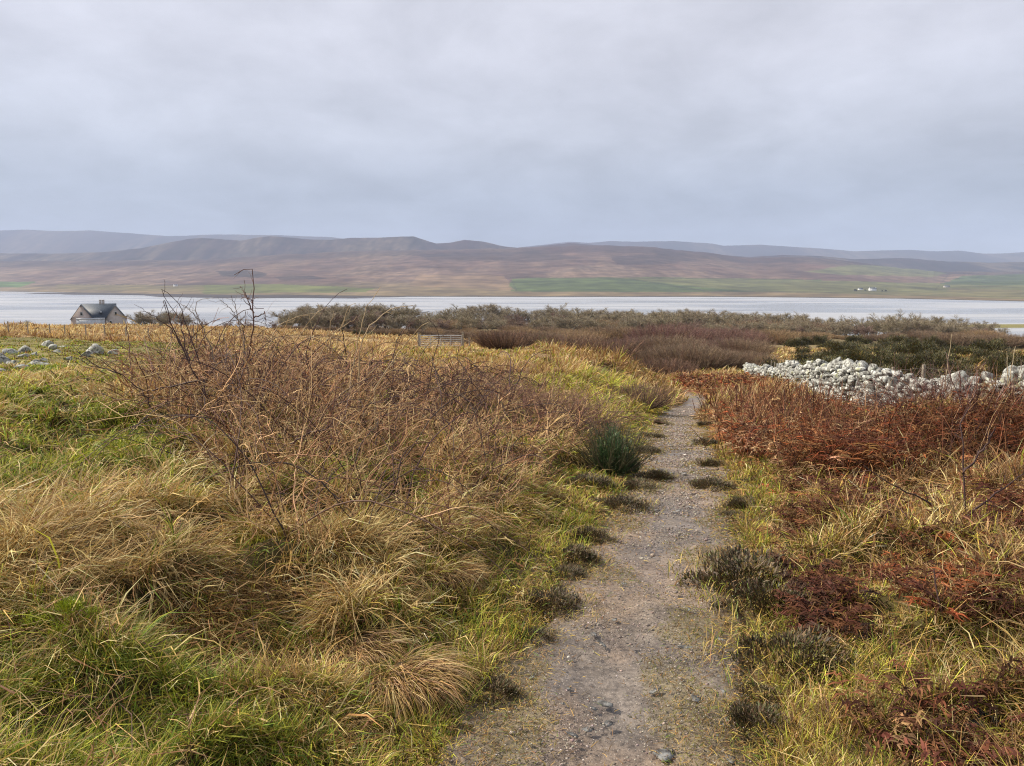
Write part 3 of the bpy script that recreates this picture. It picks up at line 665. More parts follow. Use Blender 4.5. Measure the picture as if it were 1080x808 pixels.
briar('briar', 'thin leaning briar with side spurs just left of the hooked stem', [
    [(262, 390), (256, 360), (250, 335), (248, 320), (244, 312)], [(250, 335), (243, 325), (232, 316)], [(252, 340), (258, 333)]], 7.9, .0034, GR)
briar('briar', 'pale arching bramble cane springing above the thicket to the right', [
    [(378, 400), (380, 362), (392, 340), (408, 328), (425, 323), (436, 322)], ], 7.0, .0042, TN, tw=1)
briar('briar', 'straight pale cane rising in front of the dark copse', [
    [(370, 400), (380, 350), (388, 322), (396, 310), (401, 303)], ], 7.4, .0034, TN, tw=0)
briar('briar', 'cluster of pale crossing canes above the middle of the thicket', [
    [(300, 400), (312, 362), (325, 342), (338, 325), (335, 320)], [(280, 372), (292, 345), (310, 335), (328, 332), (341, 330)], [(330, 390), (345, 362), (349, 340), (352, 328)], [(345, 372), (352, 350), (372, 338), (376, 334)], [(350, 380), (360, 345), (368, 322), (375, 320)]], 7.3, .0040, TN, tw=1)
briar('briar', 'short pale cane ending above the metal gate', [
    [(395, 410), (418, 375), (436, 352), (446, 342), (452, 340)], ], 6.6, .0036, TN, tw=0)
briar('briar', 'long low dark cane trailing left across the pale grass', [
    [(215, 400), (180, 408), (150, 412), (128, 395), (105, 378)], [(150, 412), (165, 440), (178, 470)], [(128, 395), (100, 385), (80, 370)]], 6.4, .0042, DK)
briar('briar', 'single upright pale tipped stalk right of the grey house', [
    [(140, 415), (138, 385), (136, 360), (134, 342), (133, 333)]], 9.0, .006, (.20, .13, .10), tw=0)
briar('briar', 'dark bent stem dropping out of the thicket onto the green grass', [
    [(262, 585), (260, 560), (262, 545), (262, 520), (270, 500), (300, 470)], [(262, 530), (300, 540), (340, 545), (380, 552)], [(300, 470), (330, 455), (350, 450)]], 5.2, .0048, DK)
briar('briar', 'long dark shoot arching over the straw tussocks towards the path', [
    [(405, 590), (430, 560), (470, 590), (500, 640), (512, 668)], [(430, 560), (400, 570), (372, 575), (350, 578)], [(470, 590), (480, 575), (500, 560)]], 4.6, .0036, DK)
briar('briar', 'broken dark twigs poking up beside the hollow tussock', [
    [(455, 712), (462, 690), (470, 672), (474, 660)], [(452, 715), (456, 700), (462, 684)], [(468, 690), (478, 676), (488, 664)]], 3.55, .0034, DK, tw=1)

# right foreground saplings and shoots
briar('sapling', 'slender dark bare sapling at the lower right with long side twigs', [
    [(1026, 700), (1026, 640), (1024, 590), (1018, 540), (1016, 500), (1012, 440), (1022, 430)], [(1024, 640), (1048, 610), (1060, 590)], [(1020, 560), (980, 530), (940, 510), (910, 490)], [(1024, 600), (990, 585), (960, 560), (935, 540)], [(1016, 500), (1040, 470), (1050, 450)], [(1020, 545), (1050, 520), (1080, 500)]], 5.2, .0046, DK, 'sapling')
briar('sapling', 'dark low sapling with crossing twigs at the bottom right edge', [
    [(998, 780), (1000, 740), (1008, 700), (1000, 660), (988, 620), (985, 600)], [(1000, 735), (975, 700), (965, 670), (955, 650)], [(1004, 715), (1030, 740), (1050, 770)], [(980, 800), (975, 770), (985, 740), (995, 720)]], 3.4, .0038, DK, 'sapling')
briar('sapling', 'thin dark twig leaning left in the grass near the bottom right', [
    [(935, 778), (920, 755), (900, 735), (890, 720)], [(925, 765), (940, 740), (960, 728)]], 3.1, .0030, DK, 'sapling', tw=1)
briar('sapling', 'pale bare sapling rising in front of the gap in the stone wall', [
    [(1030, 560), (1028, 500), (1022, 460), (1012, 420), (1000, 390), (998, 372)], [(1024, 470), (1000, 450), (985, 440)], [(1026, 480), (1045, 450), (1052, 420), (1060, 405)], [(1018, 440), (1030, 410), (1030, 385)]], 8.5, .0055, (.26, .17, .14), 'sapling')
for i, (px, py, h_, d) in enumerate([(1055, 640, 70, 4.3), (1012, 745, 45, 3.3), (958, 560, 45, 6), (1042, 560, 60, 6), (985, 690, 40, 3.8), (936, 650, 50, 4.4), (1076, 590, 60, 5), (865, 640, 45, 4.8)]):
    briar('dead_stalk', 'orange brown dead stalk standing upright in the right hand grass', [[(px, py), (px+random.uniform(-3, 3), py-h_*.5), (px+random.uniform(-6, 6), py-h_)]], d, .0062, (.42, .19, .08), 'dead stalk', 'dead stalks in the right hand grass', tw=0)
for i, (a, b_, lab) in enumerate([([(1062, 440), (1065, 400), (1071, 365)], 14, 'paler of two tall straw stalks leaning over the wall at the right'), ([(1068, 440), (1063, 405), (1062, 372)], 14.3, 'shorter upright straw stalk by the wall at the right edge'), ([(1000, 440), (997, 400), (1004, 352)], 13.5, 'thin pale stalk curving above the wall towards the gorse')]):
    briar('grass_stalk', lab, [a], b_, .009, (.50, .40, .25), 'grass stalk', tw=0)

# ------------------------------------------------------------------ bush and clump templates
def dome_bush(n, h, w, r, pal, wts, up=.12, M=6, jit=.16, base_w=.35, tw=2, sides=3):
    a = rng.uniform(0, 6.28, n); q = np.sqrt(rng.random(n))
    P = np.stack([np.cos(a)*q*w*base_w, np.sin(a)*q*w*base_w, np.zeros(n)], 1)
    th = q*1.15
    D = np.stack([np.sin(th)*np.cos(a), np.sin(th)*np.sin(a), np.cos(th)], 1)
    L = np.hypot(np.cos(th)*h, np.sin(th)*w*.6)*rng.uniform(.75, 1.05, n)
    Pl = walk(P, D, L, M, jit, up, 0); c = mixc(n, pal, wts, .2); A = Acc()
    A.add(tubes(Pl, r*rng.uniform(.7, 1.3, (n, 1))*np.linspace(1.3, .5, M)[None], c*.85, c, sides))
    if tw:
        B, t = branch(Pl, tw, .35, .95, .5, .3, h*.32, 4, .15, .1, 0)
        A.add(tubes(B, np.full((len(B), 4), r*.6)*np.linspace(1, .5, 4), np.repeat(c, tw, axis=0)))
    return A
def needle_bush(n, h, w, ln, wd, pal, wts, fl=0, lumps=16):
    """gorse / heather: leaf clumps of many short needles over a lumpy dome"""
    # lumpy dome surface
    lc = rng.normal(size=(lumps, 3)); lc[:, 2] = np.abs(lc[:, 2])*.8; lc /= np.linalg.norm(lc, axis=1, keepdims=True); lc *= rng.uniform(.45, .8, (lumps, 1))
    k = rng.integers(0, lumps, n); d = rng.normal(size=(n, 3)); d /= np.linalg.norm(d, axis=1, keepdims=True)
    P = lc[k]+d*rng.uniform(.18, .38, (n, 1))*rng.uniform(.5, 1, (n, 1)); P[:, 2] = np.abs(P[:, 2])
    P *= np.array([w/2, w/2, h*.85])
    az = np.arctan2(P[:, 1], P[:, 0])+rng.normal(size=n)*.8; c = mixc(n, pal, wts, .25)*np.exp(.25*rng.normal(size=(lumps, 1)))[k]
    A = Acc(); A.add(blades(P, az, rng.uniform(0, 1.0, n), rng.uniform(.2, 1.5, n), ln*rng.uniform(.6, 1.4, n), wd*rng.uniform(.6, 1.4, n), c*.8, c, 2, .2))
    if fl:
        f = rng.integers(0, n, fl); y_ = np.tile((.45, .36, .04), (fl, 1))
        A.add(blades(P[f]*1.03+[0, 0, ln*.5], az[f], .5, 1.2, ln*.5, wd*1.3, y_, y_, 2))
    return A
def place(protos, spots, group, first_used):
    pass

# heather clumps along the path
HEA = [(.06, .042, .022), (.12, .07, .035), (.065, .07, .02), (.18, .13, .06)]
def heather():
    A = needle_bush(3000, .12, .44, .020, .0048, HEA, [3, 3, 2.5, 2], 0, 22); n = 420; a = rng.uniform(0, 6.28, n); q = np.sqrt(rng.random(n))*.27
    c = mixc(n, [STRAW, YG, BRST, GOLD, GREEN], [2, 2, 2, 2, 1]); A.add(blades(np.stack([np.cos(a)*q, np.sin(a)*q, np.full(n, .005)], 1), rng.uniform(0, 6.28, n), .3, rng.uniform(.8, 1.9, n), rng.uniform(.03, .08, n), .003, c*.7, c, 2, .2)); return A
hp = [heather().build('heather_clump', M_leaf) for _ in range(3)]
HS = [(586, 640, 1.0, 'low dark heather clump beside the path, just above the nearest two on the left'), (598, 607, .7, 'small flat heather clump in the left verge'), (603, 592, 1.05, 'dome shaped dark brown heather clump on the left path edge'),
      (622, 568, .95, 'heather clump spreading towards the path at its left bend'), (660, 537, 1.3, 'wide rusty heather clump at the left path edge below the gorse'), (673, 517, 1.3, 'dark heather clump right below the small gorse bush'),
      (690, 505, 1.2, 'heather clump reaching over the path edge beside the gorse bush'), (567, 673, .55, 'tiny dark heather tuft on the left gravel margin'), (522, 735, .65, 'dark heather tuft nearest the camera on the left'),
      (681, 478, 1.2, 'heather cushion on the left verge above the gorse bush'), (687, 462, 1.3, 'furthest but one heather cushion on the left verge'), (698, 448, 1.4, 'furthest heather cushion on the left verge'),
      (750, 492, 1.1, 'uppermost heather cushion on the right verge'), (754, 516, 1.3, 'dark green heather cushion on the right path edge'), (786, 536, 1.0, 'small heather cushion set back from the right path edge'),
      (770, 545, .6, 'tiny heather tuft on the right path margin'), (788, 614, 1.8, 'large dark green heather bush beside the path on the right'), (815, 640, 1.55, 'brown heather bush joined to the large green one'),
      (838, 700, 1.5, 'dark shaded heather bush low on the right'), (860, 712, .9, 'purple brown heather at the right of the dark low bush'), (800, 770, .8, 'small dark heather tuft at the bottom right of the path'), (806, 735, .6, 'dark sprig of heather between the two low right bushes'),
      (746, 470, 1.3, 'distant heather mat on the right verge'), (744, 450, 1.4, 'furthest heather mat on the right verge'), (618, 512, 1.4, 'maroon heather patch on the left bank beside the gorse')]
used = set()
for i, (px, py, s_, lab) in enumerate(HS):
    p = at(px, py); k = i % 3; o = hp[k] if k not in used else copy_tree(hp[k]); used.add(k)
    o.location = (p[0], p[1], p[2]-.01); o.rotation_euler = (0, 0, random.uniform(0, 6.28)); o.scale = (s_, s_, s_*random.uniform(.8, 1.1))
    tag(o, lab, 'heather', 'heather clumps edging the path')
for i in range(64):
    yv = 2.3*math.exp(random.random()*math.log(26/2.3)); sd = random.choice((-1, 1)); sv = sd*random.uniform(.56, .95); x = float(xc(yv))+sv; o = copy_tree(hp[i % 3]); s_ = random.uniform(.2, .55)*(1+yv/30)
    o.location = (x, yv, float(H(x, yv)[0])-.015); o.rotation_euler = (0, 0, random.uniform(0, 6.28)); o.scale = (s_*random.uniform(.8, 1.6), s_*random.uniform(.8, 1.6), s_*.7)
    tag(o, 'little brown heather sprig rooted in the left edge of the path' if sd < 0 else 'little brown heather sprig rooted in the right edge of the path', 'heather', 'small heather sprigs on the path edges')
# moss
MOSS = [(.36, .42, .03), (.28, .34, .03), (.20, .24, .03)]
for px, py, s_, lab in [(72, 668, .8, 'bright yellow green moss cushion among the lower left grass'), (128, 612, .45, 'smaller moss cushion above and right of the bright one'), (95, 640, .55, 'dull olive moss between the two bright cushions')]:
    p = at(px, py); o = needle_bush(2600, .14, .36, .014, .005, MOSS, [3, 2, 1], 0, 16).build('moss_cushion', M_leaf); o.location = (p[0], p[1], p[2]+.06); o.scale = (s_, s_, s_)
    tag(o, lab, 'moss', 'moss cushions in the left grass')

# young gorse bush left of the path
p = at(647, 500)
root = empty('gorse_bush', p); tag(root, 'small feathery blue green gorse bush on the left verge of the path', 'gorse bush')
A = dome_bush(110, .75, .62, .005, [(.10, .09, .05)], [1], .1, 6, .12, .2, 2); A.build('stems', M_twig, root)
A = needle_bush(6500, .78, .66, .055, .0065, [(.055, .11, .035), (.09, .15, .055), (.04, .075, .03)], [3, 2, 2], 12, 26); A.build('foliage', M_leaf, root)

# brown twiggy bushes near
def twig_bush(name, px, y, h, w, n, r, pal, lab, grp=None, jit=.13, up=.1):
    p = on(px, y); A = dome_bush(n, h, w, r, pal, [1]*len(pal), up, 7, jit, .5, 2); o = A.build(name, M_twig); o.location = p; tag(o, lab, 'bush', grp); return o
BB = [(.13, .075, .055), (.19, .11, .075), (.10, .065, .05), (.26, .16, .10)]
twig_bush('twiggy_bush', 532, 45, 1.05, 2.3, 900, .010, BB, 'dense brown twiggy bush in the field right of the gate')
twig_bush('twiggy_bush', 672, 22, .75, 1.3, 420, .0055, BB, 'small brown twiggy bush halfway down the bank by the path')
twig_bush('twiggy_bush', 640, 42, 1.0, 2.4, 420, .009, BB, 'low brown bush on the crest of the left bank')
twig_bush('twiggy_bush', 700, 62, 1.6, 3.0, 700, .013, BB, 'tall brown bush where the path disappears')
twig_bush('twiggy_bush', 600, 52, .9, 3.0, 420, .010, BB, 'low reddish bush on the tan crest above the green bank')

# left hand shrubs on the bank near the gorse bush: thin reddish briars
for px, y, lab in [(585, 11.5, 'thin reddish briar bush beside the small gorse'), (545, 10.5, 'bare pinkish shrub at the right end of the thicket'), (500, 12, 'bare reddish shrub on the crest of the thicket'), ]:
    twig_bush('bare_shrub', px, y, .62, 1.8, 300, .0033, [(.20, .10, .08), (.13, .07, .06), (.32, .20, .13)], lab, None, .34, -.02)
for px, y, h, lab in [(1005, 11, 1.0, 'dark twiggy shrub rising through the bracken at the right'), (1005, 16, 1.35, 'pale tangled shrub filling the gap in the stone wall')]:
    twig_bush('bare_shrub', px, y, h*.85, 2.0, 260, .0038, [(.16, .08, .07), (.09, .05, .05), (.26, .17, .14)], lab, None, .34, -.01)

# big tussocks
for px, py, s_, lab in [(425, 722, .85, 'hollow grass tussock with dark stems inside near the path'), (370, 690, .8, 'orange brown drooping tussock left of the hollow one'), (470, 610, .7, 'pale tussock below the thicket, near the path')]:
    p = at(px, py); n = 900; a = rng.uniform(0, 6.28, n); q = np.sqrt(rng.random(n))*.16*s_
    P = np.stack([np.cos(a)*q, np.sin(a)*q, np.zeros(n)], 1); c = mixc(n, [STRAW, BRST, PALE, PINK, DARK], [3, 3, 2, 2, 1.5]); A = Acc()
    az = np.arctan2(np.sin(a)*.6-.7+rng.normal(size=n)*.3, np.cos(a)*.6+.8+rng.normal(size=n)*.3); A.add(blades(P, az, .2, rng.uniform(1.8, 3.1, n), rng.uniform(.2, .42, n)*s_, .0035, c*.6, c, 4, .12))
    o = A.build('grass_tussock', M_grass); o.location = (p[0], p[1], p[2]-.02); tag(o, lab, 'tussock', 'big tussocks on the left bank')

# ------------------------------------------------------------------ dry stone wall
WP = np.array([(13.5, 9), (12.2, 13.5), (11.3, 17), (10.9, 19.5), (10.7, 21.5), (11.2, 25), (12.2, 30), (13.7, 36), (16.7, 47), (19.0, 58), (22.5, 72)])
dl = np.r_[0, np.cumsum(np.linalg.norm(np.diff(WP, axis=0), axis=1))]
def wallp(d):
    return np.stack([np.interp(d, dl, WP[:, 0]), np.interp(d, dl, WP[:, 1])], -1)
def wdir(d):
    a_, b_ = wallp(d-.3), wallp(d+.3); v = b_-a_; return v/np.linalg.norm(v, axis=-1, keepdims=True)
def wtop(yv):   # wall height along its run (collapsed between two points)
    return np.interp(yv, [9, 13, 16.2, 17.2, 18.6, 20.4, 21.5, 24, 28, 40, 60, 72], [1.25, 1.3, 1.28, 1.1, .85, .95, 1.15, 1.3, 1.25, 1.1, .85, .65])
root = empty('dry_stone_wall', (*WP[4], H(*WP[4])[0])); tag(root, 'long crumbling dry stone wall white with lichen, running down the right side', 'stone wall')
ro = np.array(root.location)
PS, SZ = [], []
d = .2
while d < dl[-1]-.2:
    yv = wallp(np.array(d))[1]; st = .23 if yv < 30 else (.25 if yv < 45 else .29)
    hw = wtop(yv); nrow = int(hw/(st*.62))
    for r_ in range(nrow):
        hh = (r_+.5+random.uniform(-.25, .25))*hw/nrow*.97
        hwid = .30-.09*hh/1.3
        for side in (-1, 1):
            if side == -1 and yv > 30 and r_ < nrow-2: continue
            dd = d+random.uniform(-.5, .5)*st
            p = wallp(np.array(dd)); t_ = wdir(np.array(dd)); nrm = np.array([t_[1], -t_[0]])
            q = p-nrm*side*(hwid+random.uniform(-.05, .06)); PS.append((q[0], q[1], hh+random.uniform(-.03, .03))); g_ = math.exp(random.gauss(0, .28)); SZ.append((st*random.uniform(.45, .95)*g_, st*random.uniform(.4, .7)*g_, st*random.uniform(.24, .5)*g_))
    for _ in range(1):
        p = wallp(np.array(d))+np.random.default_rng(int(d*100)).normal(size=2)*.1; PS.append((p[0], p[1], hw)); SZ.append((st*random.uniform(.6, 1.0), st*random.uniform(.5, .8), st*random.uniform(.4, .7)))
    d += st*.92
# fallen stones at the foot
for _ in range(70):
    dd = random.uniform(8, 22); p = wallp(np.array(dd)); t_ = wdir(np.array(dd)); nrm = np.array([-t_[1], t_[0]]); q = p+nrm*random.uniform(.2, 1.0); PS.append((q[0], q[1], random.uniform(.02, .35)*(1.2-abs(q[0]-p[0])))); sz = random.uniform(.06, .16); SZ.append((sz*1.3, sz, sz*.7))
PS = np.array(PS); SZ = np.array(SZ); PS[:, 2] += H(PS[:, 0], PS[:, 1])
tone = np.exp(.42*rng.normal(size=(len(PS), 1)))*np.array([[1.0, 1.0, .99]]); tone = np.clip(tone, .45, 1.35)
wd_ = wdir(np.interp(PS[:, 1], WP[:, 1], dl)); v, f, c = blobs(PS-ro, SZ, 1, tone, 2, np.arctan2(wd_[:, 1], wd_[:, 0])+.3*rng.normal(size=len(PS)))
mesh_np('stone_face', v, f, M_stone, c, root)
# core
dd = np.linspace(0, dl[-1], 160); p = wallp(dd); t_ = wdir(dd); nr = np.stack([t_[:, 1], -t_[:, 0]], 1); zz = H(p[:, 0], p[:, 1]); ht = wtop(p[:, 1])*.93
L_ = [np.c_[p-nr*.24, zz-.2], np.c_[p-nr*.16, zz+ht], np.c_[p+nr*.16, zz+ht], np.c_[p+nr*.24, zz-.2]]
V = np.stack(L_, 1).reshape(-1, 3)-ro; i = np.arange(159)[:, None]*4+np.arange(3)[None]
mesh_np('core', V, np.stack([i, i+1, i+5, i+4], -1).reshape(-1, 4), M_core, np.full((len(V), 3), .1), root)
# big coping stones that show against the gorse
for px, yv, w_, h_ in [(872, 27, .42, .40), (885, 26.3, .36, .30), (905, 25, .44, .36), (915, 24.4, .32, .3), (925, 23.6, .34, .26), (942, 22.6, .26, .2), (855, 29, .36, .24), (840, 32, .36, .2), (1000, 18.4, .44, .34), (985, 19, .3, .2), (1050, 17.0, .38, .4), (1066, 16.5, .4, .42), (1078, 16.1, .36, .4), (800, 62, .5, .3), (812, 52, .5, .3)]:
    dv = np.interp(yv, WP[:, 1], dl); p = wallp(np.array(dv)); z_ = H(p[0], p[1])[0]+wtop(yv)+h_*.18
    v, f, c = blobs(np.zeros((1, 3)), np.array([[w_*.75, w_*.55, h_*.8]]), 1, np.array([[1.0, 1.0, .98]]), 3)
    o = mesh_np('coping_stone', v, f, M_stone, c, root); o.location = (p[0]-ro[0], p[1]-ro[1], z_-ro[2])

# fence behind the wall
def fence(name, label, pts, hgt, r, wires=3, lean=.04):
    b0 = pts[0]; root = empty(name, b0); tag(root, label, 'fence'); tops = []
    for p in pts:
        A = Acc(); a_ = random.uniform(-lean, lean); b_ = random.uniform(-lean, lean)
        q = np.array([[p[0], p[1], p[2]-.3], [p[0]+a_*.5, p[1]+b_*.5, p[2]+hgt*.5], [p[0]+a_, p[1]+b_, p[2]+hgt]])-np.array(b0)
        rr_ = r*random.uniform(.85, 1.15); A.add(tubes(q[None], np.array([[rr_*1.05, rr_, rr_*.9]]), np.array([[.4, .35, .28]]), None, 6))
        # capped top
        top = q[2]; A.add(tubes(np.array([[top, top+[0, 0, .012]]]), np.array([[rr_*.9, .001]]), np.array([[.4, .35, .28]]), None, 6))
        A.build('post', M_wood, root, False); tops.append(q)
    for w in range(wires):
        f_ = .95-.28*w; A = Acc()
        for a_, b_ in zip(tops[:-1], tops[1:]):
            s_ = np.linspace(0, 1, 6)[:, None]; pa = a_[0]*(1-f_)+a_[2]*f_; pb = b_[0]*(1-f_)+b_[2]*f_
            q = pa*(1-s_)+pb*s_; q[:, 2] -= .05*4*(s_*(1-s_))[:, 0]*np.linalg.norm(pb-pa)/6; A.add(tubes(q[None], np.full((1, 6), r*.09), np.array([[.2, .2, .2]])))
        A.build('wire', M_wire, root)
    return root
fp = []
for yv in [13, 16, 19, 22, 24.5, 27, 30, 33.5, 37, 41, 45, 48, 50.5, 53, 55.5, 58, 60.5]:
    q = wallp(np.interp(yv-.6, WP[:, 1], dl)); x = q[0]+1.35; fp.append((float(x), yv, float(H(x, yv)[0])))
fence('post_and_wire_fence', 'wooden post and wire fence running close behind the stone wall', fp, 1.3, .05)
# fence along the brow at left
fp = [on(px, 70) for px in (-60, -42, -26, -8, 9, 30, 53, 69, 91, 111, 133, 157, 181, 205, 232, 258)]
fence('post_and_wire_fence', 'low post and wire fence along the tan grass brow at the left', fp, 1.15, .055)
fp = [on(px, 63+abs(px-480)*.02) for px in (495, 512, 530, 548)]
fence('post_and_wire_fence', 'short run of thin posts continuing right of the metal gate', fp, 1.0, .05)

# ------------------------------------------------------------------ gate
def gate(px0, px1, yv, hgt, label):
    a_ = np.array(on(px0, yv)); b_ = np.array(on(px1, yv)); b_[2] = a_[2]
    root = empty('metal_gate', a_); tag(root, label, 'gate'); L = b_-a_
    def bar(p, q, r, name, m=M_galv): A = Acc(); A.add(tubes(np.array([[p, (p+q)/2, q]]), np.full((1, 3), r), np.array([[.5, .5, .5]]), None, 6)); return A.build(name, m, root, True)
    zz = np.array([0, 0, 1.])
    for s_ in (0, 1): bar(L*s_+zz*.12, L*s_+zz*(hgt+.03), .055, 'frame')
    for k in range(7): bar(zz*(.15+(hgt-.15)*k/6*(.9+.1*k/6)), L+zz*(.15+(hgt-.15)*k/6*(.9+.1*k/6)), .030 if k not in (0, 6) else .045, 'rail')
    for s_ in (.26, .5, .74): bar(L*s_+zz*.15, L*s_+zz*hgt, .036, 'brace')
    for s_ in (-.03, 1.03): bar(L*s_-zz*.3, L*s_+zz*(hgt+.25), .085, 'gate_post', M_wood)
    return root
gate(443, 487, 62, 1.15, 'grey galvanised field gate with seven bars standing in the tan grass')
for px in (466, 474, 482, 489):
    pass

# ------------------------------------------------------------------ boulders in the left field
BS = [(27, 366, 1.0, .3), (12, 369, .8, .25), (98, 368, .9, .5), (50, 362, 1.0, .42), (57, 364, .6, .3), (66, 363, .6, .25), (35, 371, .5, .2), (24, 373, .5, .22), (90, 372, .6, .35), (42, 382, .7, .28), (36, 381, .5, .22), (12, 381, .5, .25), (3, 379, .6, .3), (22, 385, .5, .2), (-4, 374, .8, .3), (60, 368, .5, .2), (46, 377, .4, .2), (72, 375, .4, .18), (5, 390, .4, .2), (120, 370, .5, .3)]
for i, (px, py, w_, h_) in enumerate(BS):
    p = at(px, py+4) or on(px, 35)
    v, f, c = blobs(np.zeros((1, 3)), np.array([[w_*.62, w_*.45, h_*.85]]), 1, np.array([[1., 1., 1.]])*random.uniform(.7, 1.1), 3)
    o = mesh_np('boulder', v, f, M_stone, c); o.location = (p[0], p[1], p[2]+h_*.05)
    tag(o, 'pale lichen covered boulder half sunk in the mossy field at the left', 'boulder', 'boulders in the mossy field')

# ------------------------------------------------------------------ trees
def tree(h, w, pal, dens=1.0, trunk_r=.16):
    root = empty('bare_tree', (0, 0, 0)); T = Acc(); C = Acc()
    ns = random.choice((2, 3, 3, 4))
    D = rng.normal(size=(ns, 3))*.25; D[:, 2] = 1
    P = rng.normal(size=(ns, 3))*.12; P[:, 2] = -.3
    Pl = walk(P, D, h*.62*rng.uniform(.8, 1.05, ns), 8, .10, .03)
    bark = np.array([[.16, .14, .11]]); T.add(tubes(Pl, trunk_r*np.linspace(1, .35, 8)[None]*np.ones((ns, 1)), bark.repeat(ns, 0), None, 6))
    T.build('trunk', M_twig, root, True)
    L1, t1 = branch(Pl, 9, .2, 1, .8, .25, w*.40, 6, .13, .10); C.add(tubes(L1, np.full((len(L1), 6), trunk_r*.38)*np.linspace(1, .4, 6), bark.repeat(len(L1), 0), None, 3))
    L2, _ = branch(L1, int(7*dens), .2, 1, .75, .2, h*.17, 5, .15, .10); c = mixc(len(L2), pal, [1]*len(pal)); C.add(tubes(L2, np.full((len(L2), 5), .036)*np.linspace(1, .5, 5), c))
    L3, _ = branch(L2, int(15*dens), .2, 1, .7, .2, h*.10, 4, .16, .08); c = mixc(len(L3), pal, [1]*len(pal)); C.add(tubes(L3, np.full((len(L3), 4), .019)*np.linspace(1, .5, 4), c))
    C.build('crown', M_twig, root); return root
GREY = [(.29, .24, .165), (.37, .31, .22), (.20, .165, .115)]; OLV = [(.30, .25, .155), (.37, .31, .21), (.20, .165, .11)]; PURP = [(.22, .145, .12), (.28, .19, .15), (.17, .12, .10)]; TAN = [(.28, .23, .15), (.20, .16, .11), (.33, .28, .19)]
tr = [tree(8.5, 8, GREY), tree(8.5, 9, OLV, 1.1), tree(8, 7.5, PURP), tree(8.5, 7, TAN, .8), tree(9, 9, GREY, 1.1), tree(8.5, 7, OLV, 1.0, .2)]
TL = ['bare grey leafless tree with a rounded crown in the wood above the loch', 'bare olive toned lichened tree in the wood above the loch', 'bare purple tinged tree in the wood above the loch', 'thin pale tan leafless tree in the wood above the loch',
      'broad bare grey branched tree in the wood above the loch', 'open crowned olive tree with visible trunks in the wood above the loch']
SKX = [285, 300, 320, 350, 400, 430, 445, 460, 500, 545, 560, 575, 582, 600, 622, 640, 700, 740, 760, 800, 830, 850, 900, 915, 935, 960, 990, 1010, 1030, 1050]
SKY = [335, 326, 320, 317, 317, 320, 325, 325, 322, 322, 326, 326, 319, 319, 322, 321, 318, 320, 325, 327, 328, 332, 333, 336, 330, 329, 333, 337, 340, 345]
tused = set()
def put_tree(px, yv, dtop, k):
    p = on(px, yv); py = np.interp(px, SKX, SKY)+dtop-2.5-2.5*(px > 890)
    h = CZ+rz(py)*yv-p[2]
    if h < 2.5: return
    h = min(h, 13)
    o = tr[k] if k not in tused else copy_tree(tr[k]); tused.add(k)
    s_ = h/8.6; o.location = p; o.rotation_euler = (0, 0, random.uniform(0, 6.28)); w_ = random.uniform(1.25, 1.9); o.scale = (s_*w_, s_*w_, s_*random.uniform(.93, 1.04))
    tag(o, TL[k], 'tree', 'bare trees in the wood above the loch')
for px in np.arange(452, 860, 10.5): put_tree(px+random.uniform(-4, 4), 330+random.uniform(-20, 25), random.uniform(-3.5, 2.5), random.choice((0, 1, 4, 5, 0)))
for px in np.arange(450, 860, 13): put_tree(px+random.uniform(-5, 5), 285+random.uniform(-15, 15), random.uniform(3, 7), random.choice((0, 1, 2, 3, 5)))
for px in np.arange(455, 850, 15): put_tree(px+random.uniform(-5, 5), 235+random.uniform(-15, 15), random.uniform(9, 13), random.choice((0, 2, 3, 1)))
for px in np.arange(860, 1050, 9): put_tree(px+random.uniform(-4, 4), 310+random.uniform(-20, 30), random.uniform(-5, 1.5), random.choice((0, 3, 3, 3, 5)))
for px in np.arange(830, 1045, 12): put_tree(px+random.uniform(-5, 5), 255+random.uniform(-15, 15), random.uniform(5, 9), random.choice((2, 3, 1, 0)))
# near copse at left centre
for px in np.arange(300, 450, 10): put_tree(px+random.uniform(-4, 4), 175+random.uniform(-8, 10), random.uniform(0, 2), random.choice((0, 1, 0, 4)))
for px in np.arange(290, 450, 12): put_tree(px+random.uniform(-4, 4), 158+random.uniform(-6, 6), random.uniform(6, 11), random.choice((0, 1, 2)))
# trees beside the house
for px, yv, py, k in [(150, 205, 325, 0), (168, 208, 323, 0), (182, 206, 324, 4), (195, 210, 326, 0), (215, 200, 334, 2), (240, 205, 335, 2), (262, 198, 334, 2), (26, 225, 336, 0)]:
    p = on(px, yv); h = CZ+rz(py)*yv-p[2]; o = copy_tree(tr[k]); s_ = h/8.6; o.location = p; o.scale = (s_*1.6, s_*1.5, s_); o.rotation_euler = (0, 0, random.uniform(0, 6))
    tag(o, 'lone round bare bush by the shore left of the house' if px == 26 else 'bare tree in the row beside the grey roofed house', 'tree', None if px == 26 else 'trees beside the house')
    if px == 26 and 'group' in o: del o['group']

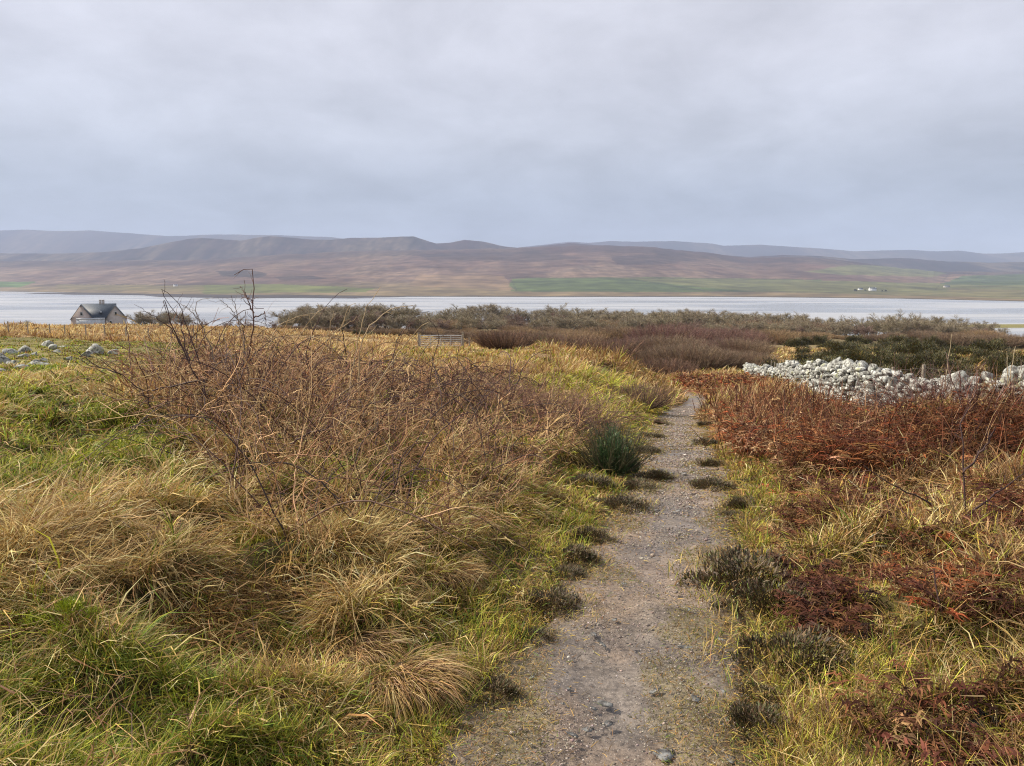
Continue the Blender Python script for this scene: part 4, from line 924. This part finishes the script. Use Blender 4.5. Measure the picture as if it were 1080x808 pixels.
# ------------------------------------------------------------------ scrub: willow, gorse
PAL_W = [[(.22, .15, .10), (.28, .20, .13), (.16, .11, .075)], [(.22, .12, .10), (.17, .095, .085), (.25, .16, .12)], [(.36, .24, .13), (.29, .20, .11), (.22, .15, .09)]]
WL = ['brown leafless willow bush in the scrub below the wood', 'purple red leafless willow bush in the scrub below the wood', 'pale brown leafless bush in the scrub below the wood']
wb = [dome_bush(900, 2.6, 5.0, .017, p_, [1]*3, .12, 6, .13, .45, 3).build('willow_bush', M_twig) for p_ in PAL_W]
wus = set()
def put_w(px, yv, k, s_, py=None):
    p = on(px, yv); o = wb[k] if k not in wus else copy_tree(wb[k]); wus.add(k)
    if py: s_ = np.clip((CZ+rz(py)*yv-p[2])/2.6, .4, 2.2)*random.uniform(.62, 1.08)
    o.location = p; o.rotation_euler = (0, 0, random.uniform(0, 6.28)); o.scale = (s_*random.uniform(.9, 1.3), s_*random.uniform(.9, 1.2), s_)
    tag(o, WL[k], 'bush', 'willow scrub below the wood')
for px in np.arange(300, 600, 17): put_w(px, 118+random.uniform(-6, 8), random.choice((0, 2, 0)), 1, 349+random.uniform(-2, 3))
for px in np.arange(400, 720, 19): put_w(px, 150+random.uniform(-8, 8), random.choice((0, 2, 2)), 1, 345+random.uniform(-2, 3))
for px in np.arange(300, 640, 13): put_w(px+random.uniform(-4, 4), 205+random.uniform(-8, 8), random.choice((2, 0, 2)), 1, 344+random.uniform(-2, 3))
for px in np.arange(478, 556, 15): put_w(px, 100+random.uniform(-4, 4), 0, 1, 355+random.uniform(-2, 2))
for px in np.arange(450, 870, 15): put_w(px+random.uniform(-4, 4), 275+random.uniform(-8, 8), random.choice((2, 0)), 1, 337+random.uniform(-2, 3))
for px in np.arange(690, 780, 14): put_w(px, 128+random.uniform(-5, 5), 1, 1, 340+random.uniform(-2, 3))
for px in np.arange(665, 790, 13): put_w(px, 98+random.uniform(-4, 4), random.choice((0, 0, 1)), 1, 356+random.uniform(-3, 3))
for px in np.arange(705, 790, 13): put_w(px, 78+random.uniform(-3, 3), 0, 1, 363+random.uniform(-2, 3))
for px in np.arange(600, 860, 18): put_w(px, 180+random.uniform(-8, 8), random.choice((2, 0, 2)), 1, 347+random.uniform(-3, 3))
for px in (1000, 1016, 1034, 1052, 1075): put_w(px, 150, 0, 1, 351)
for px in np.arange(850, 1050, 15): put_w(px+random.uniform(-4, 4), 235+random.uniform(-8, 8), random.choice((2, 2, 0)), 1, 349+random.uniform(-3, 3))
GP = [(.035, .042, .015), (.075, .075, .02), (.14, .12, .03), (.12, .08, .035)]
gb = [needle_bush(6500, 1.5, 3.0, .14, .028, GP, [3, 4, 3, 2], f_, 30).build('gorse_bush', M_leaf) for f_ in (0, 160)]
GL = ['dark green gorse bush in the gorse patch beyond the wall', 'dark gorse bush flecked with yellow flowers beyond the wall']
gus = set()
def put_g(px, yv, s_, where=0):
    k = int(random.random() < .45); p = on(px, yv); o = gb[k] if k not in gus else copy_tree(gb[k]); gus.add(k)
    o.location = (p[0], p[1], p[2]-.1); o.rotation_euler = (0, 0, random.uniform(0, 6.28)); o.scale = (s_*random.uniform(.9, 1.4), s_*random.uniform(.9, 1.2), s_*random.uniform(.8, 1.15))
    if where: tag(o, ['dark green gorse bush on the tan slope in the middle distance', 'yellow flecked gorse bush on the tan slope in the middle distance'][k], 'gorse bush', 'gorse on the middle slope')
    else: tag(o, GL[k], 'gorse bush', 'gorse patch beyond the wall')
for yv, a_, b_, st, s_ in [(38, 850, 1090, 30, 1.0), (46, 835, 1090, 24, 1.15), (54, 840, 1090, 22, 1.2), (64, 830, 1090, 19, 1.3), (76, 832, 1070, 19, 1.35), (90, 845, 1060, 17, 1.5), (106, 850, 1030, 16, 1.6), (122, 890, 1000, 18, 1.6), (145, 845, 1060, 17, 1.7), (172, 850, 1050, 17, 1.8)]:
    for px in np.arange(a_, b_, st):
        if random.random() < .74: put_g(px+random.uniform(-6, 6), yv+random.uniform(-4, 4), s_*random.uniform(.75, 1.2))
for px in np.arange(548, 650, 11): put_g(px, 84+random.uniform(-3, 4), random.uniform(.9, 1.3), 1)
for px, yv, s_ in [(565, 70, .9), (556, 66, .6), (662, 72, .9), (675, 74, .8), (735, 108, 1.3), (750, 110, 1.2), (378, 100, .8), (390, 100, .7), (702, 66, .5)]: put_g(px, yv, s_, 1)

# ------------------------------------------------------------------ house
def prism(A, x0, x1, y0, y1, z0, z1, zr, axis='x', col=(.5, .5, .5)):
    """gabled wall block; ridge along axis"""
    if axis == 'x': v = [(x0, y0, z0), (x1, y0, z0), (x1, y1, z0), (x0, y1, z0), (x0, y0, z1), (x1, y0, z1), (x1, y1, z1), (x0, y1, z1), (x0, (y0+y1)/2, zr), (x1, (y0+y1)/2, zr)]; q = [[0, 1, 5, 4], [2, 3, 7, 6], [4, 5, 9, 8], [6, 7, 8, 9], [1, 2, 6, 5], [3, 0, 4, 7], [5, 6, 9, 9], [7, 4, 8, 8]]
    else: v = [(x0, y0, z0), (x1, y0, z0), (x1, y1, z0), (x0, y1, z0), (x0, y0, z1), (x1, y0, z1), (x1, y1, z1), (x0, y1, z1), ((x0+x1)/2, y0, zr), ((x0+x1)/2, y1, zr)]; q = [[0, 1, 5, 4], [2, 3, 7, 6], [1, 2, 6, 5], [3, 0, 4, 7], [5, 6, 9, 8], [7, 4, 8, 9], [4, 5, 8, 8], [6, 7, 9, 9]]
    v = np.array(v, float)
    tri = [a for a in q if a[2] == a[3]]; qq = [a for a in q if a[2] != a[3]]
    # triangles as thin quads: insert the midpoint of one side
    V = list(v)
    for t in tri: m = (v[t[0]]+v[t[2]])/2; V.append(m); qq.append([t[0], t[1], t[2], len(V)-1])
    return A.add((np.array(V), np.array(qq), np.tile(col, (len(V), 1))))
def roofp(A, x0, x1, y0, y1, z1, zr, axis, th=.18, ov=.35):
    """two pitched slabs with thickness"""
    if axis == 'x': ym = (y0+y1)/2; k = (zr-z1)/((y1-y0)/2); e = [((y0-ov), z1-ov*k), (ym, zr), ((y1+ov), z1-ov*k)]; mk = lambda x, p, dz: (x, p[0], p[1]+dz)
    else: xm = (x0+x1)/2; k = (zr-z1)/((x1-x0)/2); e = [((x0-ov), z1-ov*k), (xm, zr), ((x1+ov), z1-ov*k)]; mk = lambda y, p, dz: (p[0], y, p[1]+dz)
    a_, b_ = (x0-ov, x1+ov) if axis == 'x' else (y0-ov, y1+ov)
    V = []; 
    for t in (a_, b_):
        for p in e: V.append(mk(t, p, .02)); V.append(mk(t, p, .02+th))
    q = [[0, 2, 8, 6], [1, 7, 9, 3], [2, 4, 10, 8], [3, 9, 11, 5], [0, 1, 3, 2], [2, 3, 5, 4], [6, 8, 9, 7], [8, 10, 11, 9], [0, 6, 7, 1], [4, 5, 11, 10]]
    return A.add((np.array(V, float), np.array(q), np.tile((.5, .5, .5), (12, 1))))
hy = 230; p = on(104, hy); top = CZ+rz(320.5)*hy; hz = top-8.1*.86
hs = empty('house', (p[0]+.3, hy, hz), R(27)); hs.scale = (.86, .86, .86); tag(hs, 'grey slate roofed house with two pinkish gables below the field brow', 'house')
A = Acc(); prism(A, -5.2, 5.6, -3, 4.5, -3, 3.6, 7.85, 'x'); A.build('wall', M_harl, hs)
A = Acc(); roofp(A, -4.9, 5.5, -3.0, 4.6, 3.6, 7.95, 'x'); rf = A.build('roof', M_slate, hs)
for gx0, gx1, zr, m_, nm in ((-8.2, -1.6, 7.9, M_harl, 0), (2.4, 8.6, 7.45, M_greyharl, 1)):
    A = Acc(); prism(A, gx0, gx1, -5.6, 0, -3, 3.2, zr, 'y'); A.build('gable_wall', m_, hs)
    A = Acc(); roofp(A, gx0, gx1, -5.6, 1.2, 3.25, zr+.05, 'y', .16, .3); A.build('gable_roof', M_slate, hs)
    cx = (gx0+gx1)/2; A = Acc(); A.box((cx, -5.66, 4.9), (.95, .1, 1.35)); wf = A.build('window', M_white, hs)
    A = Acc(); A.box((cx, -5.72, 4.95), (.66, .06, 1.0)); A.build('pane', M_glass, wf)
A = Acc(); A.box((3.8, -5.66, 1.9), (.8, .1, 1.3)); wf = A.build('window', M_white, hs); A = Acc(); A.box((3.8, -5.72, 1.9), (.56, .06, 1.0)); A.build('pane', M_glass, wf)
for x_ in (-.4, .5): A = Acc(); A.box((1.3+x_, 1.0, 8.5), (.75, .9, 1.7)); A.box((1.3+x_, 1.0, 9.4), (.85, 1.0, .15)); A.build('chimney', M_greyharl, rf)
A = Acc(); A.box((-2.2, -6.9, 3.2), (8.6, 2.2, .5)); A.box((-2.2, -7.9, 1.6), (8.6, .12, 2.8)); A.build('sunroom', M_pale, hs)
A = Acc(); A.box((.9, -2.6, 5.4), (1.0, 1.2, .9)); dm = A.build('dormer', M_slate, hs); A = Acc(); A.box((.9, -3.25, 5.4), (.6, .08, .6)); A.build('pane', M_pale, dm)

# ------------------------------------------------------------------ far land: polar grids at real distance
def poly_col(px, py, poly): return inpoly(px, py, poly)
SHX = [-600, 0, 216, 432, 540, 760, 864, 950, 1080, 1700]; SHY = [307, 307.5, 311, 312.8, 313, 313, 314, 315, 318, 321]
def sea_t(py): return (-58-CZ)/rz(py)
CA = ([-600, 0, 100, 216, 300, 370, 432, 540, 600, 640, 690, 740, 790, 825, 860, 900, 950, 1000, 1080, 1700], [274, 275, 275, 274, 268, 265, 264, 262, 259, 258.5, 261, 266, 272, 271, 271.5, 276, 283, 287, 286, 284])
CB = ([-600, 0, 60, 110, 150, 180, 200, 216, 235, 255, 270, 286, 310, 330, 350, 370, 400, 425, 437, 460, 475, 490, 510, 530, 550, 575, 600, 640, 700, 790, 825, 864, 900, 950, 1000, 1040, 1080, 1700], [268, 267, 267.5, 266, 262, 256, 252, 251, 252, 254, 251, 249, 250.5, 252.5, 253, 251, 251, 249.5, 249.5, 257, 256, 253, 255, 259.5, 262, 259, 256.5, 259, 264, 271, 269, 270, 273.5, 272, 276, 277, 276, 272])
CC_ = ([-600, -100, 0, 30, 60, 100, 140, 180, 210, 230, 260, 300, 350, 400, 540, 590, 600, 620, 645, 670, 710, 750, 762, 800, 830, 864, 900, 930, 955, 985, 1010, 1035, 1060, 1080, 1700], [246, 244, 243, 242, 243.5, 243, 246, 249, 248, 247, 247.5, 248, 250, 256, 262, 256, 255, 256, 254, 255, 254, 257, 259, 258, 260, 262, 265, 264, 263.5, 265, 264.5, 267.5, 267, 265.5, 262])
def fbm_px(x, y, o=5): return fbm(x, y, o)
def land(name, tfun, crest, tc_, tb, prof, colf, npx, nt_, amp, z0=-58.0, pxr=(-420, 1500)):
    px = np.linspace(*pxr, npx); w = np.linspace(0, 1.35, nt_)
    PXg, Wg = np.meshgrid(px, w); t0 = tfun(PXg)
    T = np.where(Wg <= 1, t0+(tc_-t0)*Wg, tc_+(tb-tc_)*(Wg-1)/.35)
    zc = CZ+rz(np.interp(PXg, crest[0], crest[1]))*tc_
    zc += (fbm(PXg/14, PXg*0+2, 4)*.8)*tc_/F*amp
    f = np.interp(Wg, prof[0], prof[1]); Zl = z0+(zc-z0)*f
    X_ = (PXg-540)/F*T*cp
    Zl += fbm(X_/420, T/420, 5)*amp*14*np.sin(np.clip(Wg, 0, 1)*math.pi)*np.clip(f*3, 0, 1)
    Zl = np.where(Wg > 1, zc-(zc-z0)*sm(0, .35, Wg-1), Zl)
    V = np.stack([X_.ravel(), T.ravel(), Zl.ravel()], 1); pxx, pyy = proj(V[:, 0], V[:, 1], V[:, 2])
    nx = npx; i = np.arange(nt_-1)[:, None]*nx+np.arange(nx-1)[None]
    Qd = np.stack([i, i+1, i+nx+1, i+nx], -1).reshape(-1, 4)
    o = mesh_np(name, V, Qd, M_land, colf(V, pxx, pyy, Wg.ravel()), smooth=True); tag(o, kind='structure'); return V.reshape(nt_, npx, 3)
def moor(V, px, py, sc=1.0):
    x, y = V[:, 0]/sc, V[:, 1]/sc
    a = fbm(x/420, y/1500, 5); b = fbm(x/150+9, y/620, 4); c_ = fbm(x/1300+3, y/2200, 4)
    heather = np.array([.085, .050, .050]); tan = np.array([.195, .148, .105]); pur = np.array([.13, .06, .055]); drk = np.array([.035, .028, .03])
    w1 = sm(-.22, .22, a+.4*b)[:, None]; w2 = sm(.0, .35, c_)[:, None]; w3 = sm(.16, .36, b+.5*a)[:, None]
    d_ = fbm(x/62+5, y/330, 4); e_ = fbm(x/26+5, y/140, 3)
    c = tan*(1-w1)+heather*w1; c = c*(1+.85*d_+.65*e_)[:, None]; w4 = sm(.12, .34, d_+.6*a)[:, None]; c = c*(1-.65*w4)+np.array([.05, .04, .045])*.65*w4; c = c*(1-w2*.6)+pur*w2*.6; c = c*(1-w3*.7)+drk*w3*.7
    return c
def colA(V, px, py, w):
    c = moor(V, px, py); n = fbm(V[:, 0]/160, V[:, 1]/110, 4)
    jx = px+5*fbm(V[:, 0]/90, V[:, 1]/200, 3); jy = py+.9*fbm(V[:, 0]/120+3, V[:, 1]/120, 3)
    # dark heather high up
    up = sm(.52, .78, w+.12*fbm(V[:, 0]/900, V[:, 1]/400, 4))[:, None]*.65
    c = c*(1-up)+np.array([.07, .048, .045])*up
    mid = (sm(.30, .22, np.abs(w-.46)))[:, None]*.45; c = c*(1-mid)+np.array([.27, .18, .135])*mid*(.85+.5*n[:, None])
    low = sm(.24, .10, w)[:, None]; strip = np.array([.26, .20, .11])*(.85+.35*n[:, None]); c = c*(1-low)+strip*low
    def fill(poly, col, a_=1.0):
        nonlocal c
        m_ = (inpoly(jx, jy, poly)*a_)[:, None]; c = c*(1-m_)+np.array(col)*(.85+.4*n[:, None])*m_
    fill([(228, 286), (262, 285), (282, 289), (270, 293), (236, 292)], (.04, .035, .035), .8); fill([(288, 292), (330, 291), (345, 294), (295, 295.5)], (.05, .04, .04), .8); fill([(640, 271), (700, 268), (735, 274), (700, 279), (650, 279)], (.05, .04, .045), .6); fill([(440, 268), (560, 266), (620, 272), (560, 276), (450, 274)], (.055, .042, .045), .55)
    fill([(538, 293.5), (700, 292.5), (820, 294.5), (864, 295), (880, 308), (750, 308), (540, 307.5)], (.115, .155, .055))
    fill([(655, 293), (760, 293.5), (1000, 299), (1000, 309), (800, 308), (740, 303)], (.17, .18, .075))
    fill([(900, 279), (960, 282), (1000, 288), (985, 292), (890, 290), (850, 287)], (.18, .20, .08), .8)
    fill([(1015, 291), (1200, 286), (1400, 284), (1400, 306), (1080, 306), (985, 303)], (.10, .135, .06))
    fill([(820, 298), (1080, 301), (1500, 301), (1500, 318), (1080, 315), (830, 309)], (.19, .19, .08), .75)
    fill([(200, 301), (300, 300), (400, 304), (385, 308), (216, 309.5)], (.16, .19, .05), .9)
    fill([(60, 300), (216, 301), (216, 308), (60, 305)], (.21, .18, .08), .8)
    fill([(-300, 297), (36, 297.5), (20, 303), (-300, 303)], (.12, .20, .05))
    fill([(440, 290), (530, 291), (545, 306), (430, 302)], (.30, .21, .13), .7)
    for (xa, ya, xb, yb) in [(538, 292, 545, 307), (540, 292.8, 866, 294.6), (742, 307.6, 880, 308.4), (664, 294, 745, 307), (1000, 290, 986, 306), (300, 300, 400, 303.6), (960, 281, 1002, 288.5), (80, 300, 216, 300.6)]:
        t_ = np.clip(((px-xa)*(xb-xa)+(py-ya)*(yb-ya))/((xb-xa)**2+(yb-ya)**2), 0, 1); dd_ = np.hypot(px-xa-t_*(xb-xa), (py-ya-t_*(yb-ya))*1.3); m_ = (np.exp(-(dd_/.55)**2)*.7*(vnoise(px/3, py) > .3))[:, None]; c = c*(1-m_)+np.array([.06, .055, .04])*m_
    sh = sm(.022, .006, w)[:, None]; c = c*(1-sh)+np.array([.06, .05, .035])*sh
    return np.clip(c, .01, .6)
VA = land('far_shore', lambda p: sea_t(np.interp(p, SHX, SHY))-30, CA, 5800, 7000, ([0, .02, .12, .25, .45, .7, .88, 1], [0, .012, .09, .20, .40, .70, .92, 1]), colA, 1500, 300, 1.0, -58.6)
def colB(V, px, py, w):
    c = moor(V, px, py, 1.4)*.55; return c
land('hills', lambda p: p*0+6300, CB, 7400, 8300, ([0, .3, .7, 1], [0, .22, .68, 1]), colB, 1100, 90, .55, 0)
def colC(V, px, py, w): return moor(V, px, py, 2.4)*.45
land('hills', lambda p: p*0+10300, CC_, 12300, 13200, ([0, .3, .7, 1], [0, .3, .75, 1]), colC, 900, 60, .4, 0)
# mudflats: low banks at the far left side of the loch
pxg = np.linspace(-300, 640, 700); tg = np.linspace(2150, 3050, 170); PXg, Tg = np.meshgrid(pxg, tg); Xg = (PXg-540)/F*Tg
lim = np.interp(PXg, SHX, [sea_t(v) for v in SHY])
zz = -58+.40*(fbm(Xg/210, Tg/160, 5)+.16)+.35*sm(500, 0, lim-Tg)-.55*sm(300, 760, lim-Tg)-.9*sm(260, 560, PXg)
V = np.stack([Xg.ravel(), Tg.ravel(), zz.ravel()], 1); nx = 700; i = np.arange(169)[:, None]*nx+np.arange(nx-1)[None]
c = np.tile((.075, .065, .06), (len(V), 1))*(1+.3*fbm(V[:, 0]/60, V[:, 1]/30, 3))[:, None]
o = mesh_np('mudflat', V, np.stack([i, i+1, i+nx+1, i+nx], -1).reshape(-1, 4), M_land, c, smooth=True); tag(o, kind='structure')
# water
V = np.array([(-11500, 500, -58), (11500, 500, -58), (11500, 13100, -58), (-11500, 13100, -58)], float)
o = mesh_np('water', V, np.array([[0, 1, 2, 3]]), M_water); tag(o, kind='structure')

# far buildings: sample height of far shore
def farz(px, py):
    """point on the far shore seen at px,py"""
    W = VA.reshape(-1, 3); a_, b_ = proj(W[:, 0], W[:, 1], W[:, 2]); k = np.argmin((a_-px)**2+(b_-py)**2*9+(W[:, 1] > 5800)*1e9); return W[k]
def cottage(px, py, L, D, hw, hr, label, name='cottage', chim=(0, 1), mw=M_white, wins=4):
    p = farz(px, py); root = empty(name, p); tag(root, label, 'cottage')
    A = Acc(); prism(A, -L/2, L/2, -D/2, D/2, -1.5, hw, hr, 'x'); A.build('wall', mw, root)
    A = Acc(); roofp(A, -L/2, L/2, -D/2, D/2, hw, hr, 'x', .25, .3); rf = A.build('roof', M_slate, root)
    for e in chim: A = Acc(); A.box(((e-.5)*(L-1.4), 0, hr+.7), (1.3, 1.3, 2.4)); A.build('chimney', mw, rf)
    for k in range(wins):
        A = Acc(); A.box((-L/2+L*(k+.5)/wins, -D/2-.06, hw*.55), (1.1, .1, 1.3)); A.build('window', M_glass, root)
    return root
cottage(920, 306.5, 24, 8, 7.5, 10.5, 'white two chimney farmhouse across the loch at the right', 'farmhouse')
cottage(907.5, 306, 16, 6, 4, 6.5, 'small white outbuilding left of the white farmhouse', 'outbuilding', (), M_white, 3)
cottage(185, 302, 17, 7, 4.5, 7, 'lone white cottage on the far shore at the left', 'cottage')
cottage(998, 303, 22, 8, 4, 7, 'faint grey farm building on the far shore right of the farmhouse', 'farm_building', (), M_greyharl, 4)
FT = [(902.5, 307, 9, 'dark round tree left of the white outbuilding across the loch'), (913, 306.5, 5, 'low dark tree between the outbuilding and the farmhouse'), (934, 307.5, 6.5, 'dark tree right of the white farmhouse across the loch'), (930, 307.5, 4.5, 'smallest dark bush right of the white farmhouse')]
for px, py, h_, lab in FT:
    p = farz(px, py); root = empty('tree', p); tag(root, lab, 'tree')
    A = Acc(); A.add(tubes(np.array([[(0, 0, -1), (.1, 0, h_*.3), (0, .1, h_*.7)]]), np.array([[.4, .3, .1]]), np.array([[.1, .08, .06]]), None, 6)); A.build('trunk', M_twig, root)
    A = needle_bush(2600, h_*.95, h_*1.25, 1.2, .5, [(.045, .05, .03), (.06, .06, .04)], [1, 1], 0, 14); o = A.build('crown', M_leaf, root); o.location = (0, 0, h_*.1)

# ------------------------------------------------------------------ haze
HZ_D = 6.6e-5
A = Acc(); A.box((0, 6500, 366), (28000, 14000, 874)); hz_o = A.build('haze', M_core); tag(hz_o, kind='stuff')
m = bpy.data.materials.new('haze'); m.use_nodes = True; nt = m.node_tree; nt.nodes.clear()
out = nt.nodes.new('ShaderNodeOutputMaterial'); pv = nt.nodes.new('ShaderNodeVolumePrincipled'); pv.inputs['Density'].default_value = HZ_D; pv.inputs['Color'].default_value = (.58, .69, .96, 1)
nt.links.new(pv.outputs[0], out.inputs['Volume']); hz_o.data.materials.clear(); hz_o.data.materials.append(m)
tag(hz_o, 'thin grey blue haze over the loch and hills', 'haze', kind='stuff')

# ------------------------------------------------------------------ sky and sun
SUN_EL, SUN_AZ = R(40), R(-72)      # azimuth from +Y, clockwise: behind and to the left
wd = bpy.data.worlds.new('World'); sc.world = wd; wd.use_nodes = True; nt = wd.node_tree
bg = nt.nodes['Background']; wo = nt.nodes['World Output']
sk = nt.nodes.new('ShaderNodeTexSky'); sk.sky_type = 'NISHITA'; sk.sun_disc = False; sk.sun_elevation = SUN_EL; sk.sun_rotation = SUN_AZ
nt.links.new(sk.outputs[0], bg.inputs['Color']); bg.inputs['Strength'].default_value = .08
tc = nt.nodes.new('ShaderNodeTexCoord'); sx = nt.nodes.new('ShaderNodeSeparateXYZ'); nt.links.new(tc.outputs['Generated'], sx.inputs[0])
def MA(op, a=None, b_=None, c=None):
    n = nt.nodes.new('ShaderNodeMath'); n.operation = op
    for i_, v in enumerate((a, b_, c)):
        if v is None: continue
        if isinstance(v, (int, float)): n.inputs[i_].default_value = v
        else: nt.links.new(v, n.inputs[i_])
    return n.outputs[0]
zz_ = MA('ADD', MA('MAXIMUM', sx.outputs[2], 0.0), .30)
cx = nt.nodes.new('ShaderNodeCombineXYZ'); nt.links.new(MA('DIVIDE', sx.outputs[0], zz_), cx.inputs[0]); nt.links.new(MA('DIVIDE', sx.outputs[1], zz_), cx.inputs[1])
def wn(scale, det, rough, dist=0):
    n = nt.nodes.new('ShaderNodeTexNoise'); n.inputs['Scale'].default_value = scale; n.inputs['Detail'].default_value = det; n.inputs['Roughness'].default_value = rough; n.inputs['Distortion'].default_value = dist
    nt.links.new(cx.outputs[0], n.inputs['Vector']); return n.outputs['Fac']
na = wn(1.9, 7, .55, .4); nb = wn(5.5, 8, .6, .2)
el = nt.nodes.new('ShaderNodeValToRGB'); nt.links.new(sx.outputs[2], el.inputs[0])
cr = el.color_ramp; cr.elements[0].position = 0; cr.elements[0].color = (.44, .50, .60, 1); cr.elements[1].position = .75; cr.elements[1].color = (.46, .46, .48, 1)
for p_, c_ in ((.05, (.345, .395, .485)), (.10, (.375, .415, .50)), (.17, (.51, .53, .60)), (.26, (.59, .595, .66)), (.36, (.62, .62, .68))):
    e = cr.elements.new(p_); e.color = (*c_, 1)
fac = MA('ADD', MA('MULTIPLY_ADD', na, .80, .60), MA('MULTIPLY', MA('SUBTRACT', nb, .5), .34))
mulc = nt.nodes.new('ShaderNodeVectorMath'); mulc.operation = 'SCALE'; nt.links.new(el.outputs[0], mulc.inputs[0]); nt.links.new(fac, mulc.inputs['Scale'])
b2 = nt.nodes.new('ShaderNodeBackground'); nt.links.new(mulc.outputs[0], b2.inputs['Color']); b2.inputs['Strength'].default_value = .87
ms = nt.nodes.new('ShaderNodeMixShader'); ms.inputs[0].default_value = .88; nt.links.new(bg.outputs[0], ms.inputs[1]); nt.links.new(b2.outputs[0], ms.inputs[2]); nt.links.new(ms.outputs[0], wo.inputs['Surface'])
sl = bpy.data.lights.new('sun', 'SUN'); sl.energy = 5.0; sl.angle = R(4); sl.color = (1, .90, .75)
so_ = bpy.data.objects.new('sun', sl); COL.objects.link(so_)
dx, dy, dz = math.sin(SUN_AZ)*math.cos(SUN_EL), math.cos(SUN_AZ)*math.cos(SUN_EL), math.sin(SUN_EL)
from mathutils import Vector
so_.rotation_euler = Vector((dx, dy, dz)).to_track_quat('Z', 'Y').to_euler(); so_.location = (0, 0, 50)

sc.view_settings.view_transform = 'Standard'; sc.view_settings.look = 'None'; sc.view_settings.exposure = 0.50; sc.view_settings.gamma = 1
sc.view_settings.use_curve_mapping = False
sc.cycles.use_denoising = True; sc.cycles.denoiser = 'OPENIMAGEDENOISE'; sc.cycles.denoising_input_passes = 'RGB_ALBEDO_NORMAL'; sc.cycles.denoising_prefilter = 'NONE'
sc.cycles.pixel_filter_type = 'BLACKMAN_HARRIS'; sc.cycles.filter_width = 1.15
sc.cycles.max_bounces = 5; sc.cycles.diffuse_bounces = 2; sc.cycles.glossy_bounces = 2; sc.cycles.transmission_bounces = 2; sc.cycles.volume_bounces = 1; sc.cycles.transparent_max_bounces = 4
sc.cycles.use_light_tree = True; wd.cycles.sampling_method = 'MANUAL'; wd.cycles.sample_map_resolution = 512
sc.cycles.sample_clamp_direct = 6; sc.cycles.sample_clamp_indirect = 2.5; sc.cycles.use_adaptive_sampling = True; sc.cycles.adaptive_threshold = .004
